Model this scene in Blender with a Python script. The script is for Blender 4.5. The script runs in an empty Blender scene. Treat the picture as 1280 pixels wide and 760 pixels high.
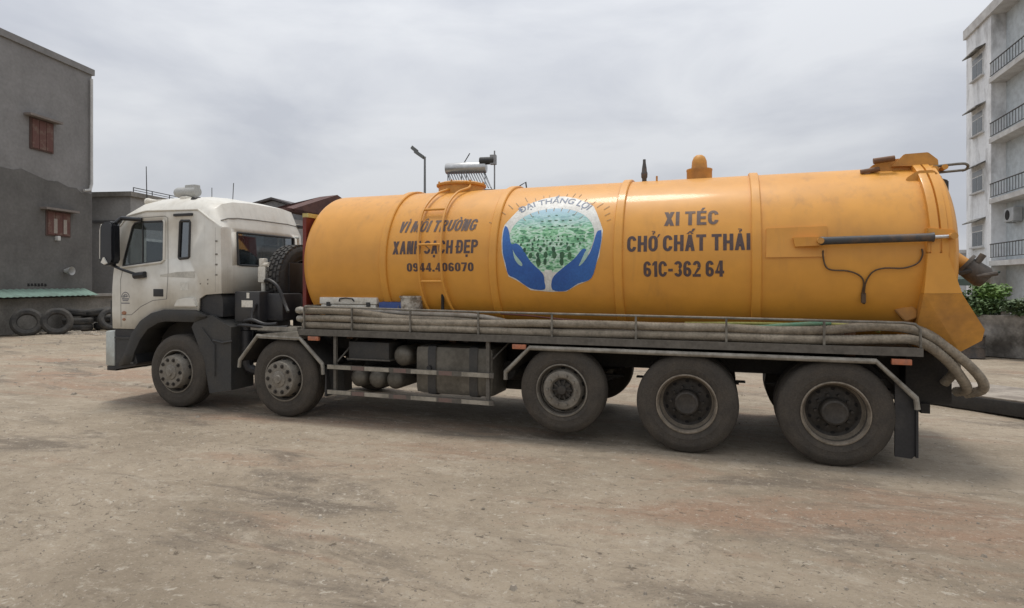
import bpy, bmesh, math, random
from mathutils import Vector, Matrix
from math import sin, cos, pi, radians as R
random.seed(7)
S = bpy.context.scene
COL = S.collection

# ------------------------------------------------------------------ camera, sky, sun, exposure
cd = bpy.data.cameras.new('camera'); cam = bpy.data.objects.new('camera', cd); COL.objects.link(cam)
cam.location = (0, -6.75, 1.86); cam.rotation_euler = (R(90), 0, R(19.3))
cd.sensor_width = 36; cd.lens = 21.12; cd.shift_y = -0.0211; cd.clip_start = .05; cd.clip_end = 3000
S.camera = cam
S.view_settings.view_transform = 'Standard'; S.view_settings.look = 'None'
S.view_settings.exposure = 0.0; S.view_settings.gamma = 1
SUN_EL, SUN_AZ = R(80), R(315)          # azimuth clockwise from +Y
W = bpy.data.worlds.new('World'); S.world = W; W.use_nodes = True
nt = W.node_tree; nt.nodes.clear()
def nn(t, ty, **kw):
    n = t.nodes.new(ty)
    for k, v in kw.items(): setattr(n, k, v)
    return n
out = nn(nt, 'ShaderNodeOutputWorld')
sky = nn(nt, 'ShaderNodeTexSky', sky_type='NISHITA', sun_disc=False, sun_elevation=SUN_EL, sun_rotation=SUN_AZ, air_density=1.5, dust_density=4)
b1 = nn(nt, 'ShaderNodeBackground'); b1.inputs[1].default_value = .07
nt.links.new(sky.outputs[0], b1.inputs[0])
tc = nn(nt, 'ShaderNodeTexCoord'); mp = nn(nt, 'ShaderNodeMapping'); mp.inputs['Scale'].default_value = (1.1, 1.1, 3.4)
mp.inputs['Location'].default_value = (.35, .1, .2)
nt.links.new(tc.outputs['Generated'], mp.inputs[0])
nz = nn(nt, 'ShaderNodeTexNoise'); nz.inputs['Scale'].default_value = 1.9; nz.inputs['Detail'].default_value = 7; nz.inputs['Roughness'].default_value = .52
nz.inputs['Distortion'].default_value = .35
nt.links.new(mp.outputs[0], nz.inputs[0])
cr = nn(nt, 'ShaderNodeValToRGB'); e = cr.color_ramp.elements
e[0].position = .38; e[0].color = (.475, .495, .545, 1); e[1].position = .60; e[1].color = (.635, .65, .68, 1)
nt.links.new(nz.outputs[0], cr.inputs[0])
b2 = nn(nt, 'ShaderNodeBackground'); b2.inputs[1].default_value = 1.0
sx = nn(nt, 'ShaderNodeSeparateXYZ'); nt.links.new(tc.outputs['Generated'], sx.inputs[0])
lm = nn(nt, 'ShaderNodeMapRange', clamp=True); lm.inputs[3].default_value = 1.0; lm.inputs[4].default_value = 1.95      # overcast sky: dimmer at the horizon than overhead
nt.links.new(sx.outputs[2], lm.inputs[0]); nt.links.new(lm.outputs[0], b2.inputs[1])
nt.links.new(cr.outputs[0], b2.inputs[0])
mx = nn(nt, 'ShaderNodeMixShader'); mx.inputs[0].default_value = .9
nt.links.new(b1.outputs[0], mx.inputs[1]); nt.links.new(b2.outputs[0], mx.inputs[2]); nt.links.new(mx.outputs[0], out.inputs[0])
sl = bpy.data.lights.new('sun', 'SUN'); so = bpy.data.objects.new('sun', sl); COL.objects.link(so)
sl.energy = 1.9; sl.angle = R(12); sl.color = (1, .95, .88)
sd = Vector((sin(SUN_AZ)*cos(SUN_EL), cos(SUN_AZ)*cos(SUN_EL), sin(SUN_EL)))
so.rotation_euler = sd.to_track_quat('Z', 'Y').to_euler()

# ------------------------------------------------------------------ materials
MATS = {}
def mat(name, base, rough=.6, base2=None, scale=3., lo=.4, hi=.62, metal=0., bump=0., bscale=40., coat=0., detail=6., fine=.12, stretch=None, spec=.5, streak=0., scol=(.1,.07,.04), sx=14.):
    """principled surface whose colour wanders to base2 (dirt, wear) by noise and carries fine grain"""
    if name in MATS: return MATS[name]
    m = bpy.data.materials.new(name); m.use_nodes = True; t = m.node_tree; L = t.links.new
    p = t.nodes['Principled BSDF']; p.inputs['Metallic'].default_value = metal; p.inputs['Roughness'].default_value = rough
    p.inputs['Coat Weight'].default_value = coat; p.inputs['Coat Roughness'].default_value = .12
    p.inputs['Specular IOR Level'].default_value = spec
    tcn = nn(t, 'ShaderNodeTexCoord'); mpn = nn(t, 'ShaderNodeMapping')
    if stretch: mpn.inputs['Scale'].default_value = stretch
    L(tcn.outputs['Object'], mpn.inputs[0])
    n1 = nn(t, 'ShaderNodeTexNoise'); n1.inputs['Scale'].default_value = scale; n1.inputs['Detail'].default_value = detail; n1.inputs['Roughness'].default_value = .62
    L(mpn.outputs[0], n1.inputs[0])
    mr = nn(t, 'ShaderNodeMapRange', clamp=True); mr.inputs[1].default_value = lo; mr.inputs[2].default_value = hi
    L(n1.outputs[0], mr.inputs[0])
    mixn = nn(t, 'ShaderNodeMix', data_type='RGBA')
    b2c = base2 or tuple(c*.82 for c in base)
    mixn.inputs[6].default_value = (*base, 1); mixn.inputs[7].default_value = (*b2c, 1)
    L(mr.outputs[0], mixn.inputs[0])
    n2 = nn(t, 'ShaderNodeTexNoise'); n2.inputs['Scale'].default_value = bscale; n2.inputs['Detail'].default_value = 3
    L(tcn.outputs['Object'], n2.inputs[0])
    m2 = nn(t, 'ShaderNodeMapRange'); m2.inputs[3].default_value = 1-fine; m2.inputs[4].default_value = 1+fine
    m2.inputs[1].default_value = .3; m2.inputs[2].default_value = .7
    L(n2.outputs[0], m2.inputs[0])
    mul = nn(t, 'ShaderNodeVectorMath', operation='SCALE'); L(mixn.outputs[2], mul.inputs[0]); L(m2.outputs[0], mul.inputs['Scale'])
    col = mul.outputs[0]
    if streak:                                                   # run-down stains that follow the fall of water
        ms = nn(t, 'ShaderNodeMapping'); ms.inputs['Scale'].default_value = (sx, sx, .55); L(tcn.outputs['Object'], ms.inputs[0])
        n3 = nn(t, 'ShaderNodeTexNoise'); n3.inputs['Scale'].default_value = 1.; n3.inputs['Detail'].default_value = 5; n3.inputs['Roughness'].default_value = .6; L(ms.outputs[0], n3.inputs[0])
        n4 = nn(t, 'ShaderNodeTexNoise'); n4.inputs['Scale'].default_value = .9; n4.inputs['Detail'].default_value = 4; L(tcn.outputs['Object'], n4.inputs[0])
        m3 = nn(t, 'ShaderNodeMapRange', clamp=True); m3.inputs[1].default_value = .52; m3.inputs[2].default_value = .78; m3.inputs[4].default_value = streak; L(n3.outputs[0], m3.inputs[0])
        m4 = nn(t, 'ShaderNodeMapRange', clamp=True); m4.inputs[1].default_value = .38; m4.inputs[2].default_value = .62; L(n4.outputs[0], m4.inputs[0])
        m5 = nn(t, 'ShaderNodeMath', operation='MULTIPLY'); L(m3.outputs[0], m5.inputs[0]); L(m4.outputs[0], m5.inputs[1])
        mx5 = nn(t, 'ShaderNodeMix', data_type='RGBA'); mx5.inputs[7].default_value = (*scol, 1); L(m5.outputs[0], mx5.inputs[0]); L(col, mx5.inputs[6]); col = mx5.outputs[2]
    L(col, p.inputs['Base Color'])
    rr = nn(t, 'ShaderNodeMapRange'); rr.inputs[3].default_value = rough*.85; rr.inputs[4].default_value = min(1, rough*1.25)
    L(n1.outputs[0], rr.inputs[0]); L(rr.outputs[0], p.inputs['Roughness'])
    if bump:
        bp = nn(t, 'ShaderNodeBump'); bp.inputs['Strength'].default_value = bump; bp.inputs['Distance'].default_value = .02
        L(n2.outputs[0], bp.inputs['Height']); L(bp.outputs[0], p.inputs['Normal'])
    MATS[name] = m; return m
def glass(name, tint, rough=.04, base=.05):
    m = bpy.data.materials.new(name); m.use_nodes = True; t = m.node_tree; t.nodes.clear(); L = t.links.new
    o = nn(t, 'ShaderNodeOutputMaterial'); a = nn(t, 'ShaderNodeBsdfTransparent'); a.inputs[0].default_value = (*tint, 1)
    g = nn(t, 'ShaderNodeBsdfGlossy'); g.inputs['Roughness'].default_value = rough; g.inputs[0].default_value = (.9, .95, 1, 1)
    lw = nn(t, 'ShaderNodeLayerWeight'); pw = nn(t, 'ShaderNodeMath', operation='POWER'); pw.inputs[1].default_value = 5; L(lw.outputs['Facing'], pw.inputs[0])
    lw.inputs[0].default_value = .5
    fr = nn(t, 'ShaderNodeMapRange', clamp=True); fr.inputs[3].default_value = base; fr.inputs[4].default_value = 1; L(pw.outputs[0], fr.inputs[0])
    mxs = nn(t, 'ShaderNodeMixShader'); L(fr.outputs[0], mxs.inputs[0]); L(a.outputs[0], mxs.inputs[1]); L(g.outputs[0], mxs.inputs[2]); L(mxs.outputs[0], o.inputs[0])
    MATS[name] = m; return m

YEL = mat('tank_yellow_paint', (.66, .305, .042), .46, (.60, .272, .043), 1.1, .42, .75, coat=.14, bscale=5, fine=.05, bump=.06, streak=.5, scol=(.30,.145,.045), sx=9.)
YELD = mat('dusty_and_shaded_yellow', (.55, .26, .045), .5, (.33, .16, .05), 2.2, .45, .75, bscale=14, fine=.1)  # dusty fittings; on the chute skirt its darker tone paints in shade
WHT = mat('cab_white_paint', (.66, .64, .575), .42, (.52, .485, .41), 2.2, .48, .78, coat=.08, bscale=9, fine=.04, streak=.35, scol=(.34,.30,.24), sx=16.)
BLK = mat('black_plastic', (.018, .018, .019), .5, (.05, .046, .04), 3, .5, .8, fine=.2)
GRYP = mat('dusty_grey_plastic', (.034, .034, .033), .6, (.058, .052, .043), 3, .42, .75, fine=.15)
RUB = mat('dusty_tyre_rubber', (.042, .036, .029), .85, (.078, .065, .05), 5, .35, .75, bscale=60, fine=.2, bump=.25)
RUBD = mat('old_black_rubber', (.02, .02, .02), .8, (.05, .046, .042), 4, .4, .7, bscale=40, fine=.2, bump=.2)
RUBF = mat('scrap_tyre_rubber', (.035, .034, .032), .8, (.09, .082, .07), 3, .4, .7, bscale=30, fine=.25, bump=.25)
STEEL = mat('dusty_wheel_steel', (.225, .205, .172), .55, (.135, .118, .095), 8, .4, .7, metal=.35, bscale=50, fine=.15)
STEELD = mat('dark_wheel_steel', (.055, .048, .04), .6, (.032, .028, .023), 9, .4, .7, metal=.3, bscale=50, fine=.2)
RIMR = mat('rusty_dusty_rim', (.26, .22, .17), .6, (.14, .115, .085), 7, .4, .7, metal=.2, bscale=50, fine=.15)
HOLE = mat('hole_shade_and_black', (.012, .011, .01), .9)  # near-black print colour, also painted as the shade inside wheel hand holes
TUBE = mat('worn_fender_tube', (.27, .25, .21), .5, (.14, .125, .10), 6, .4, .7, metal=.2, bscale=30, fine=.15)
DECK = mat('grimy_deck_steel', (.115, .104, .087), .65, (.085, .076, .062), 5, .4, .7, metal=.15, bscale=30, fine=.2)
CHAS = mat('chassis_black', (.018, .016, .014), .8, (.038, .033, .027), 4, .4, .75, fine=.25)
RAIL = mat('rack_rail_steel', (.20, .185, .155), .5, (.09, .08, .065), 6, .4, .7, metal=.4, fine=.2)
ALU = mat('dusty_aluminium', (.15, .137, .112), .5, (.085, .076, .06), 4, .35, .7, metal=.4, bscale=25, fine=.15)
HOSE = mat('beige_suction_hose', (.255, .218, .165), .72, (.15, .125, .092), 9, .4, .72, bscale=45, fine=.2, bump=.3)
HOSEG = mat('green_hose', (.10, .24, .15), .55, (.16, .26, .16), 9)
HOSEY = mat('yellow_green_hose', (.38, .36, .10), .55)
RED = mat('dull_red_paint', (.19, .028, .020), .55, (.12, .024, .018), 3, .4, .7)
ORG = mat('orange_marker_lens', (.42, .14, .065), .45, (.30, .13, .08), 12)
DIRTW = mat('dirty_white_plastic', (.66, .63, .55), .5, (.42, .37, .28), 6, .5, .75)
BLUE = mat('blue_plastic', (.03, .07, .24), .45)
INK = mat('dark_lettering', (.075, .05, .05), .5, (.12, .075, .06), 7, .5, .75)
INK2 = mat('worn_lettering', (.12, .085, .075), .5, (.20, .13, .085), 7, .5, .75)
STW = mat('sticker_white', (.70, .70, .66), .45, (.58, .57, .52), 4)
STB = mat('sticker_blue', (.022, .095, .34), .4, (.03, .13, .40), 2)
STT = mat('sticker_slate_lettering', (.20, .24, .32), .5)
MIR = mat('black_mirror_shell', (.012, .013, .016), .3)
BLKBOX = mat('dark_filter_box', (.022, .022, .025), .45, (.04, .038, .036), 3)
GRYR = mat('reflective_white_tape', (.32, .29, .235), .5, (.15, .135, .105), 6, .4, .7)
REDR = mat('reflective_red_tape', (.16, .10, .085), .5, (.12, .10, .08), 6, .4, .7)
CHR = mat('cylinder_rod_chrome', (.6, .6, .6), .34, metal=1.)
GLS = glass('cab_glass', (.72, .76, .77))
GLW = glass('windscreen_glass', (.85, .88, .88))
GLR = glass('rear_cab_glass', (.16, .19, .20), .05, .22)
INT = mat('cab_interior_grey', (.035, .037, .04), .8)
SEAT = mat('cab_seat_cloth', (.05, .05, .055), .9)
BROWNP = mat('brown_primer_steel', (.20, .095, .04), .6, (.12, .06, .03), 5)

# ------------------------------------------------------------------ mesh helpers
class MB:
    def __init__(s): s.b = bmesh.new()
    def box(s, x0, x1, y0, y1, z0, z1, bev=0):
        vs = [s.b.verts.new(p) for p in ((x0,y0,z0),(x1,y0,z0),(x1,y1,z0),(x0,y1,z0),(x0,y0,z1),(x1,y0,z1),(x1,y1,z1),(x0,y1,z1))]
        fs = [s.b.faces.new([vs[i] for i in q]) for q in ((0,3,2,1),(4,5,6,7),(0,1,5,4),(1,2,6,5),(2,3,7,6),(3,0,4,7))]
        if bev:
            ed = list({e for f in fs for e in f.edges})
            bmesh.ops.bevel(s.b, geom=ed, offset=bev, segments=2, affect='EDGES', profile=.6)
        return s
    def obox(s, c, ax, ay, az):
        """box from centre and three half-axis vectors"""
        c = Vector(c); ax, ay, az = Vector(ax), Vector(ay), Vector(az)
        vs = [s.b.verts.new(c+i*ax+j*ay+k*az) for k in (-1,1) for i, j in ((-1,-1),(1,-1),(1,1),(-1,1))]
        for q in ((0,3,2,1),(4,5,6,7),(0,1,5,4),(1,2,6,5),(2,3,7,6),(3,0,4,7)): s.b.faces.new([vs[i] for i in q])
        return s
    def prism(s, pts, y0, y1, bev=0):
        """polygon in X-Z pushed along Y"""
        a = [s.b.verts.new((x, y0, z)) for x, z in pts]; c = [s.b.verts.new((x, y1, z)) for x, z in pts]; n = len(pts)
        fs = [s.b.faces.new(a), s.b.faces.new(c[::-1])]
        for i in range(n): fs.append(s.b.faces.new((a[i], c[i], c[(i+1) % n], a[(i+1) % n])))
        if bev:
            bmesh.ops.bevel(s.b, geom=list({e for f in fs for e in f.edges}), offset=bev, segments=2, affect='EDGES')
        return s
    def ring(s, pts):
        return [s.b.verts.new(p) for p in pts]
    def loft(s, rings, close=True, cap=True):
        rs = [s.ring(r) for r in rings]; n = len(rs[0])
        for a, c in zip(rs, rs[1:]):
            for i in range(n if close else n-1):
                j = (i+1) % n; s.b.faces.new((a[i], a[j], c[j], c[i]))
        if cap and close:
            s.b.faces.new(rs[0][::-1]); s.b.faces.new(rs[-1])
        return s
    def tube(s, pts, r, seg=8, cap=True, sub=0):
        pts = [Vector(p) for p in pts]
        if sub: pts = smooth(pts, sub)
        rs = r if isinstance(r, (list, tuple)) else [r]*len(pts)
        if len(rs) != len(pts): rs = [rs[0]]*len(pts)
        d = (pts[1]-pts[0]).normalized(); up = Vector((0,0,1)) if abs(d.z) < .9 else Vector((1,0,0))
        n = d.cross(up).normalized(); rings = []
        for i, p in enumerate(pts):
            a = pts[max(i-1,0)]; c = pts[min(i+1,len(pts)-1)]; t = (c-a).normalized()
            n = (n-t*n.dot(t)).normalized(); bb = t.cross(n)
            k = 1.
            if 0 < i < len(pts)-1:
                ca = (pts[i]-a).normalized().dot((c-pts[i]).normalized()); k = min(1.6, 1/max(.4, math.sqrt((1+ca)/2)))
            rings.append([p+(n*cos(q*2*pi/seg)+bb*sin(q*2*pi/seg))*rs[i]*k for q in range(seg)])
        return s.loft(rings, True, cap)
    def lathe(s, prof, o=(0,0,0), ax='Y', seg=40, cap=False, squash=1.):
        """profile of (radius, position along axis)"""
        rings = []; o = Vector(o)
        for r, a in prof:
            rg = []
            for i in range(seg):
                t = 2*pi*i/seg; c, d = r*cos(t), r*sin(t)*squash
                rg.append(o+Vector({'Y': (c, a, d), 'X': (a, c, d), 'Z': (c, d, a)}[ax]))
            rings.append(rg)
        return s.loft(rings, True, cap)
    def cyl(s, p, q, r, seg=12): return s.tube([p, q], r, seg)
    def poly(s, pts):
        s.b.faces.new([s.b.verts.new(p) for p in pts]); return s
def smooth(pts, n):
    o = []
    P = [pts[0]]+list(pts)+[pts[-1]]
    for i in range(1, len(P)-2):
        for k in range(n):
            t = k/n; a, b, c, d = P[i-1], P[i], P[i+1], P[i+2]
            o.append(.5*((2*b)+(c-a)*t+(2*a-5*b+4*c-d)*t*t+(3*b-a-3*c+d)*t**3))
    o.append(pts[-1]); return o
def wm(o):
    m = o.matrix_parent_inverse @ Matrix.LocRotScale(o.location, o.rotation_euler, o.scale) if o.parent else Matrix.LocRotScale(o.location, o.rotation_euler, o.scale)
    return wm(o.parent) @ m if o.parent else m
def obj(name, mb, m, parent=None, local=False, ang=35, loc=None, weld=True):
    """one mesh object; coordinates are world ones unless local"""
    b = mb.b if isinstance(mb, MB) else mb
    if weld: bmesh.ops.remove_doubles(b, verts=b.verts, dist=1e-5)
    bmesh.ops.recalc_face_normals(b, faces=b.faces)
    me = bpy.data.meshes.new(name); b.to_mesh(me); b.free()
    for ml in (m if isinstance(m, (list, tuple)) else [m]): me.materials.append(ml)
    me.polygons.foreach_set('use_smooth', [True]*len(me.polygons)); me.set_sharp_from_angle(angle=R(ang))
    o = bpy.data.objects.new(name, me); COL.objects.link(o)
    if loc: o.location = loc
    if parent:
        o.parent = parent
        if not local: o.matrix_parent_inverse = wm(parent).inverted()
    return o
def islands(mb):
    b = mb.b if isinstance(mb, MB) else mb; seen = set(); res = []
    bmesh.ops.remove_doubles(b, verts=b.verts, dist=1e-5)
    for f in list(b.faces):
        if f in seen: continue
        st = [f]; seen.add(f); grp = []
        while st:
            g = st.pop(); grp.append(g)
            for v in g.verts:
                for h in v.link_faces:
                    if h not in seen: seen.add(h); st.append(h)
        res.append(grp)
    out_ = []
    for grp in res:
        n = MB(); mp_ = {}
        for f in grp: n.b.faces.new([mp_.setdefault(v, None) or mp_.__setitem__(v, n.b.verts.new(v.co)) or mp_[v] for v in f.verts])
        out_.append(n)
    b.free(); return out_
def objs(name, mb, m, parent=None, **k):
    """every separate piece of the mesh becomes a part of its own"""
    return [obj(name, i, m, parent, **k) for i in islands(mb)]
def stuff(o): o['kind'] = 'stuff'; return o
def tag(o, label=None, cat=None, group=None, kind=None):
    for k, v in (('label', label), ('category', cat), ('group', group), ('kind', kind)):
        if v: o[k] = v
    return o
def thing(name, label, cat, loc=(0,0,0), rz=0, group=None):
    o = bpy.data.objects.new(name, None); COL.objects.link(o); o.location = loc; o.rotation_euler = (0,0,rz); o.empty_display_size = .2
    return tag(o, label, cat, group)
def kids(o): return [c for c in COL.objects if c.parent == o]
def dup(o, parent=None):
    c = o.copy(); COL.objects.link(c)
    if parent: c.parent = parent
    for k in kids(o): dup(k, c)
    return c
def inst(name, src, parent, **kw):
    o = bpy.data.objects.new(name, src.data); COL.objects.link(o); o.parent = parent
    for k, v in kw.items(): setattr(o, k, v)
    return o

# ------------------------------------------------------------------ ground
def ground_material():
    m = bpy.data.materials.new('dusty_yard_ground'); m.use_nodes = True; t = m.node_tree; L = t.links.new; p = t.nodes['Principled BSDF']
    tcn = nn(t, 'ShaderNodeTexCoord')
    def noise(sc, det, rough=.6, st=(1,1,1), dist=0.):
        mpn = nn(t, 'ShaderNodeMapping'); mpn.inputs['Scale'].default_value = st; L(tcn.outputs['Object'], mpn.inputs[0])
        n = nn(t, 'ShaderNodeTexNoise'); n.inputs['Scale'].default_value = sc; n.inputs['Detail'].default_value = det; n.inputs['Roughness'].default_value = rough
        n.inputs['Distortion'].default_value = dist; L(mpn.outputs[0], n.inputs[0]); return n.outputs[0]
    def rng(v, a, b, c=0., d=1.):
        q = nn(t, 'ShaderNodeMapRange', clamp=True)
        for i, k in enumerate((a, b, c, d)): q.inputs[i+1].default_value = k
        L(v, q.inputs[0]); return q.outputs[0]
    def mixc(f, a, b):
        q = nn(t, 'ShaderNodeMix', data_type='RGBA')
        L(f, q.inputs[0])
        for i, k in ((6, a), (7, b)):
            if isinstance(k, tuple): q.inputs[i].default_value = (*k, 1)
            else: L(k, q.inputs[i])
        return q.outputs[2]
    c = mixc(rng(noise(.35, 6, .68, (1,1.6,1), .4), .40, .60), (.375, .31, .228), (.28, .228, .163))
    c = mixc(rng(noise(.2, 7, .72, (.8,2.6,1), .8), .50, .62, 0, .85), c, (.31, .20, .132))        # reddish earth
    c = mixc(rng(noise(.55, 8, .72, (.6,2.,1), .6), .52, .63, 0, .9), c, (.165, .134, .10))        # damp grey-brown
    c = mixc(rng(noise(1.3, 9, .74, (.8,1.9,1), .3), .55, .64, 0, .75), c, (.42, .36, .278))       # pale dried dust
    c = mixc(rng(noise(3.1, 9, .78, (1,1.7,1)), .57, .66, 0, .7), c, (.45, .395, .31))
    c = mixc(rng(noise(7, 7, .72), .50, .72, 0, .6), c, (.185, .145, .102))
    c = mixc(rng(noise(10, 6, .7, (1,1.4,1), .6), .60, .66, 0, .75), c, (.52, .465, .38))          # flakes
    c = mixc(rng(noise(12, 6, .7, (1,1.5,1), .6), .605, .655, 0, .85), c, (.11, .085, .06))        # dark specks, the shade of pits put into the colour
    c = mixc(rng(noise(38, 4, .65), .58, .72, 0, .65), c, (.50, .45, .38))                         # grit
    c = mixc(rng(noise(55, 4, .65), .59, .73, 0, .85), c, (.09, .07, .05))
    L(c, p.inputs['Base Color'])
    p.inputs['Roughness'].default_value = .85
    b1_ = nn(t, 'ShaderNodeBump'); b1_.inputs['Strength'].default_value = .8; b1_.inputs['Distance'].default_value = .07; L(noise(2.2, 10, .74, (1,1.6,1)), b1_.inputs['Height'])
    b2_ = nn(t, 'ShaderNodeBump'); b2_.inputs['Strength'].default_value = .8; b2_.inputs['Distance'].default_value = .015; L(noise(26, 8, .78), b2_.inputs['Height']); L(b1_.outputs[0], b2_.inputs['Normal'])
    L(b2_.outputs[0], p.inputs['Normal'])
    return m
GR = ground_material()
from mathutils import noise as mnoise
def gz(x, y):
    """small humps of the yard; flat under the truck's wheels"""
    h = .05*mnoise.noise((x*.5, y*.75, 1.3))+.022*mnoise.noise((x*1.7, y*2.6, 7.1))+.010*mnoise.noise((x*5, y*7, 3.))
    d = max(-9.5-x, x-3, -.4-y, y-3.2, 0)
    k = min(1, .12+d*.55)
    far = 1 if math.hypot(x, y) < 34 else 0
    for y0, a in ((-2.3, .03), (-4.25, .03), (-1.55, -.05), (-3.5, -.05)):
        dd = y-(y0+a*x+.16*sin(x*.55+y0)); h += -.030*math.exp(-(dd/.13)**2)+.016*math.exp(-((abs(dd)-.27)/.09)**2)
    return (h*k-.012*k)*far
gb = bmesh.new()
xs = [-1500, -500, -150, -60, -40]+[-34+.5*i for i in range(44)]+[-12+.2*i for i in range(92)]+[6.6, 7.2, 8, 9, 11, 13, 16, 20, 30, 60, 150, 500, 1500]
ys = [-900, -300, -80, -25, -10]+[-6.5+.085*i for i in range(86)]+[.9+.22*i for i in range(22)]+[5.7+.35*i for i in range(26)]+[15.5, 18, 22, 28, 40, 80, 200, 600, 1500]
gv = [[gb.verts.new((x, y, gz(x, y))) for x in xs] for y in ys]
for j in range(len(ys)-1):
    for i in range(len(xs)-1): gb.faces.new((gv[j][i], gv[j][i+1], gv[j+1][i+1], gv[j+1][i]))
tag(obj('ground', gb, GR, weld=False, ang=180), kind='structure')
# stones and crumbs lying about
sb = bmesh.new(); rs = random.Random(3)
def stone(x, y, r, fl):
    a0 = rs.random()*6; n = 5; z0 = gz(x, y)
    lo = [sb.verts.new((x+r*(.7+.6*rs.random())*cos(a0+2*pi*i/n), y+r*(.7+.6*rs.random())*sin(a0+2*pi*i/n), z0-.004)) for i in range(n)]
    hi = [sb.verts.new((v.co.x*.55+x*.45, v.co.y*.55+y*.45, z0+r*fl*(.6+.7*rs.random()))) for v in lo]
    sb.faces.new(hi)
    for i in range(n): sb.faces.new((lo[i], lo[(i+1) % n], hi[(i+1) % n], hi[i]))
for k in range(15000):
    x = rs.uniform(-16, 5); y = -6.3+12*rs.random()**1.5
    if mnoise.noise((x*.45, y*.8, 4.))+.6*mnoise.noise((x*1.6, y*2.2, 9.)) < rs.uniform(-.15, .75): continue
    stone(x, y, .0045*math.exp(abs(rs.gauss(0, .62)))*(1.6 if rs.random() < .06 else 1), rs.uniform(.3,.8))
for k in range(9000):
    x = rs.uniform(-9, 4); y = rs.uniform(-6.2, -.6)
    if mnoise.noise((x*.7, y*1.1, 14.)) < rs.uniform(-.3, .35): continue
    stone(x, y, .0035*math.exp(abs(rs.gauss(0, .5))), rs.uniform(.4,.9))
for k in range(700):
    x = rs.uniform(-30, -9.5); y = rs.uniform(-3, 10)
    stone(x, y, rs.uniform(.015, .06), rs.uniform(.25,.6))
for k in range(260):
    x = rs.uniform(-26, -20); y = 7.2+(x+26)*.4+rs.uniform(-.5,.7)
    stone(x, y, rs.uniform(.03, .11), rs.uniform(.3,.6))
STN = mat('yard_stones', (.36, .315, .255), .9, (.22, .19, .15), 1.5, .4, .6, bscale=40, fine=.2)
tag(obj('loose_stones', sb, STN, weld=False, ang=20), 'loose grit and pale stones scattered over the dusty yard', 'stones', kind='stuff')

# ------------------------------------------------------------------ tanker truck
T = thing('tanker_truck', 'white cab tanker truck with long yellow waste tank parked across the dusty yard', 'tanker truck', (-3.4, 1.25, 0))
RT, CY, CZ = 1.04, 1.25, 2.13
# --- wheels ---------------------------------------------------------
def tyre_mb(r=.54, w=.29, ri=.305):
    k = r-.54; m = MB()
    pr = [(ri-.02,.05),(ri,.03),(ri+.02,.012),(.37+k,.006),(.385+k,.002),(.392+k,.005),(.44+k,-.004),(.475+k,.002),(.482+k,.007),(.507+k,.016),(.525+k,.031),(.536+k,.048),(.54+k,.065)]
    for gy in (.085, .135, .185):
        q = gy*w/.29; pr += [(.54+k,q),(.528+k,q+.004),(.528+k,q+.013),(.54+k,q+.017)]
    pr += [(.54+k,w-.065),(.536+k,w-.048),(.525+k,w-.031),(.507+k,w-.016),(.44+k,w+.004),(ri+.02,w-.012),(ri-.02,w-.04),(ri-.02,.05)]
    m.lathe(pr, seg=56)
    return m
def nuts(m, n, r, y, s=.014, ln=.03, ph=0):
    for i in range(n):
        t = 2*pi*i/n+ph; c = (r*cos(t), y, r*sin(t)); m.cyl(c, (c[0], y-ln, c[2]), s, 6)
def holes(m, n, r, y, s, sq, ph, tilt):
    """hand hole shade: closed plugs coloured dark like shaded holes, set along tilt (radial, axial)"""
    for i in range(n):
        t = 2*pi*i/n+ph; rad = Vector((cos(t),0,sin(t))); tan = Vector((-sin(t),0,cos(t)))
        nrm = (rad*tilt[0]+Vector((0,-1,0))*tilt[1]).normalized(); up = nrm.cross(tan)
        c = rad*r+Vector((0,y,0)); rg = []
        for d in (-.03, .003):
            rg.append([c+nrm*d+tan*s*cos(a)+up*s*sq*sin(a) for a in [2*pi*q/12 for q in range(12)]])
        m.loft(rg)
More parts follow.
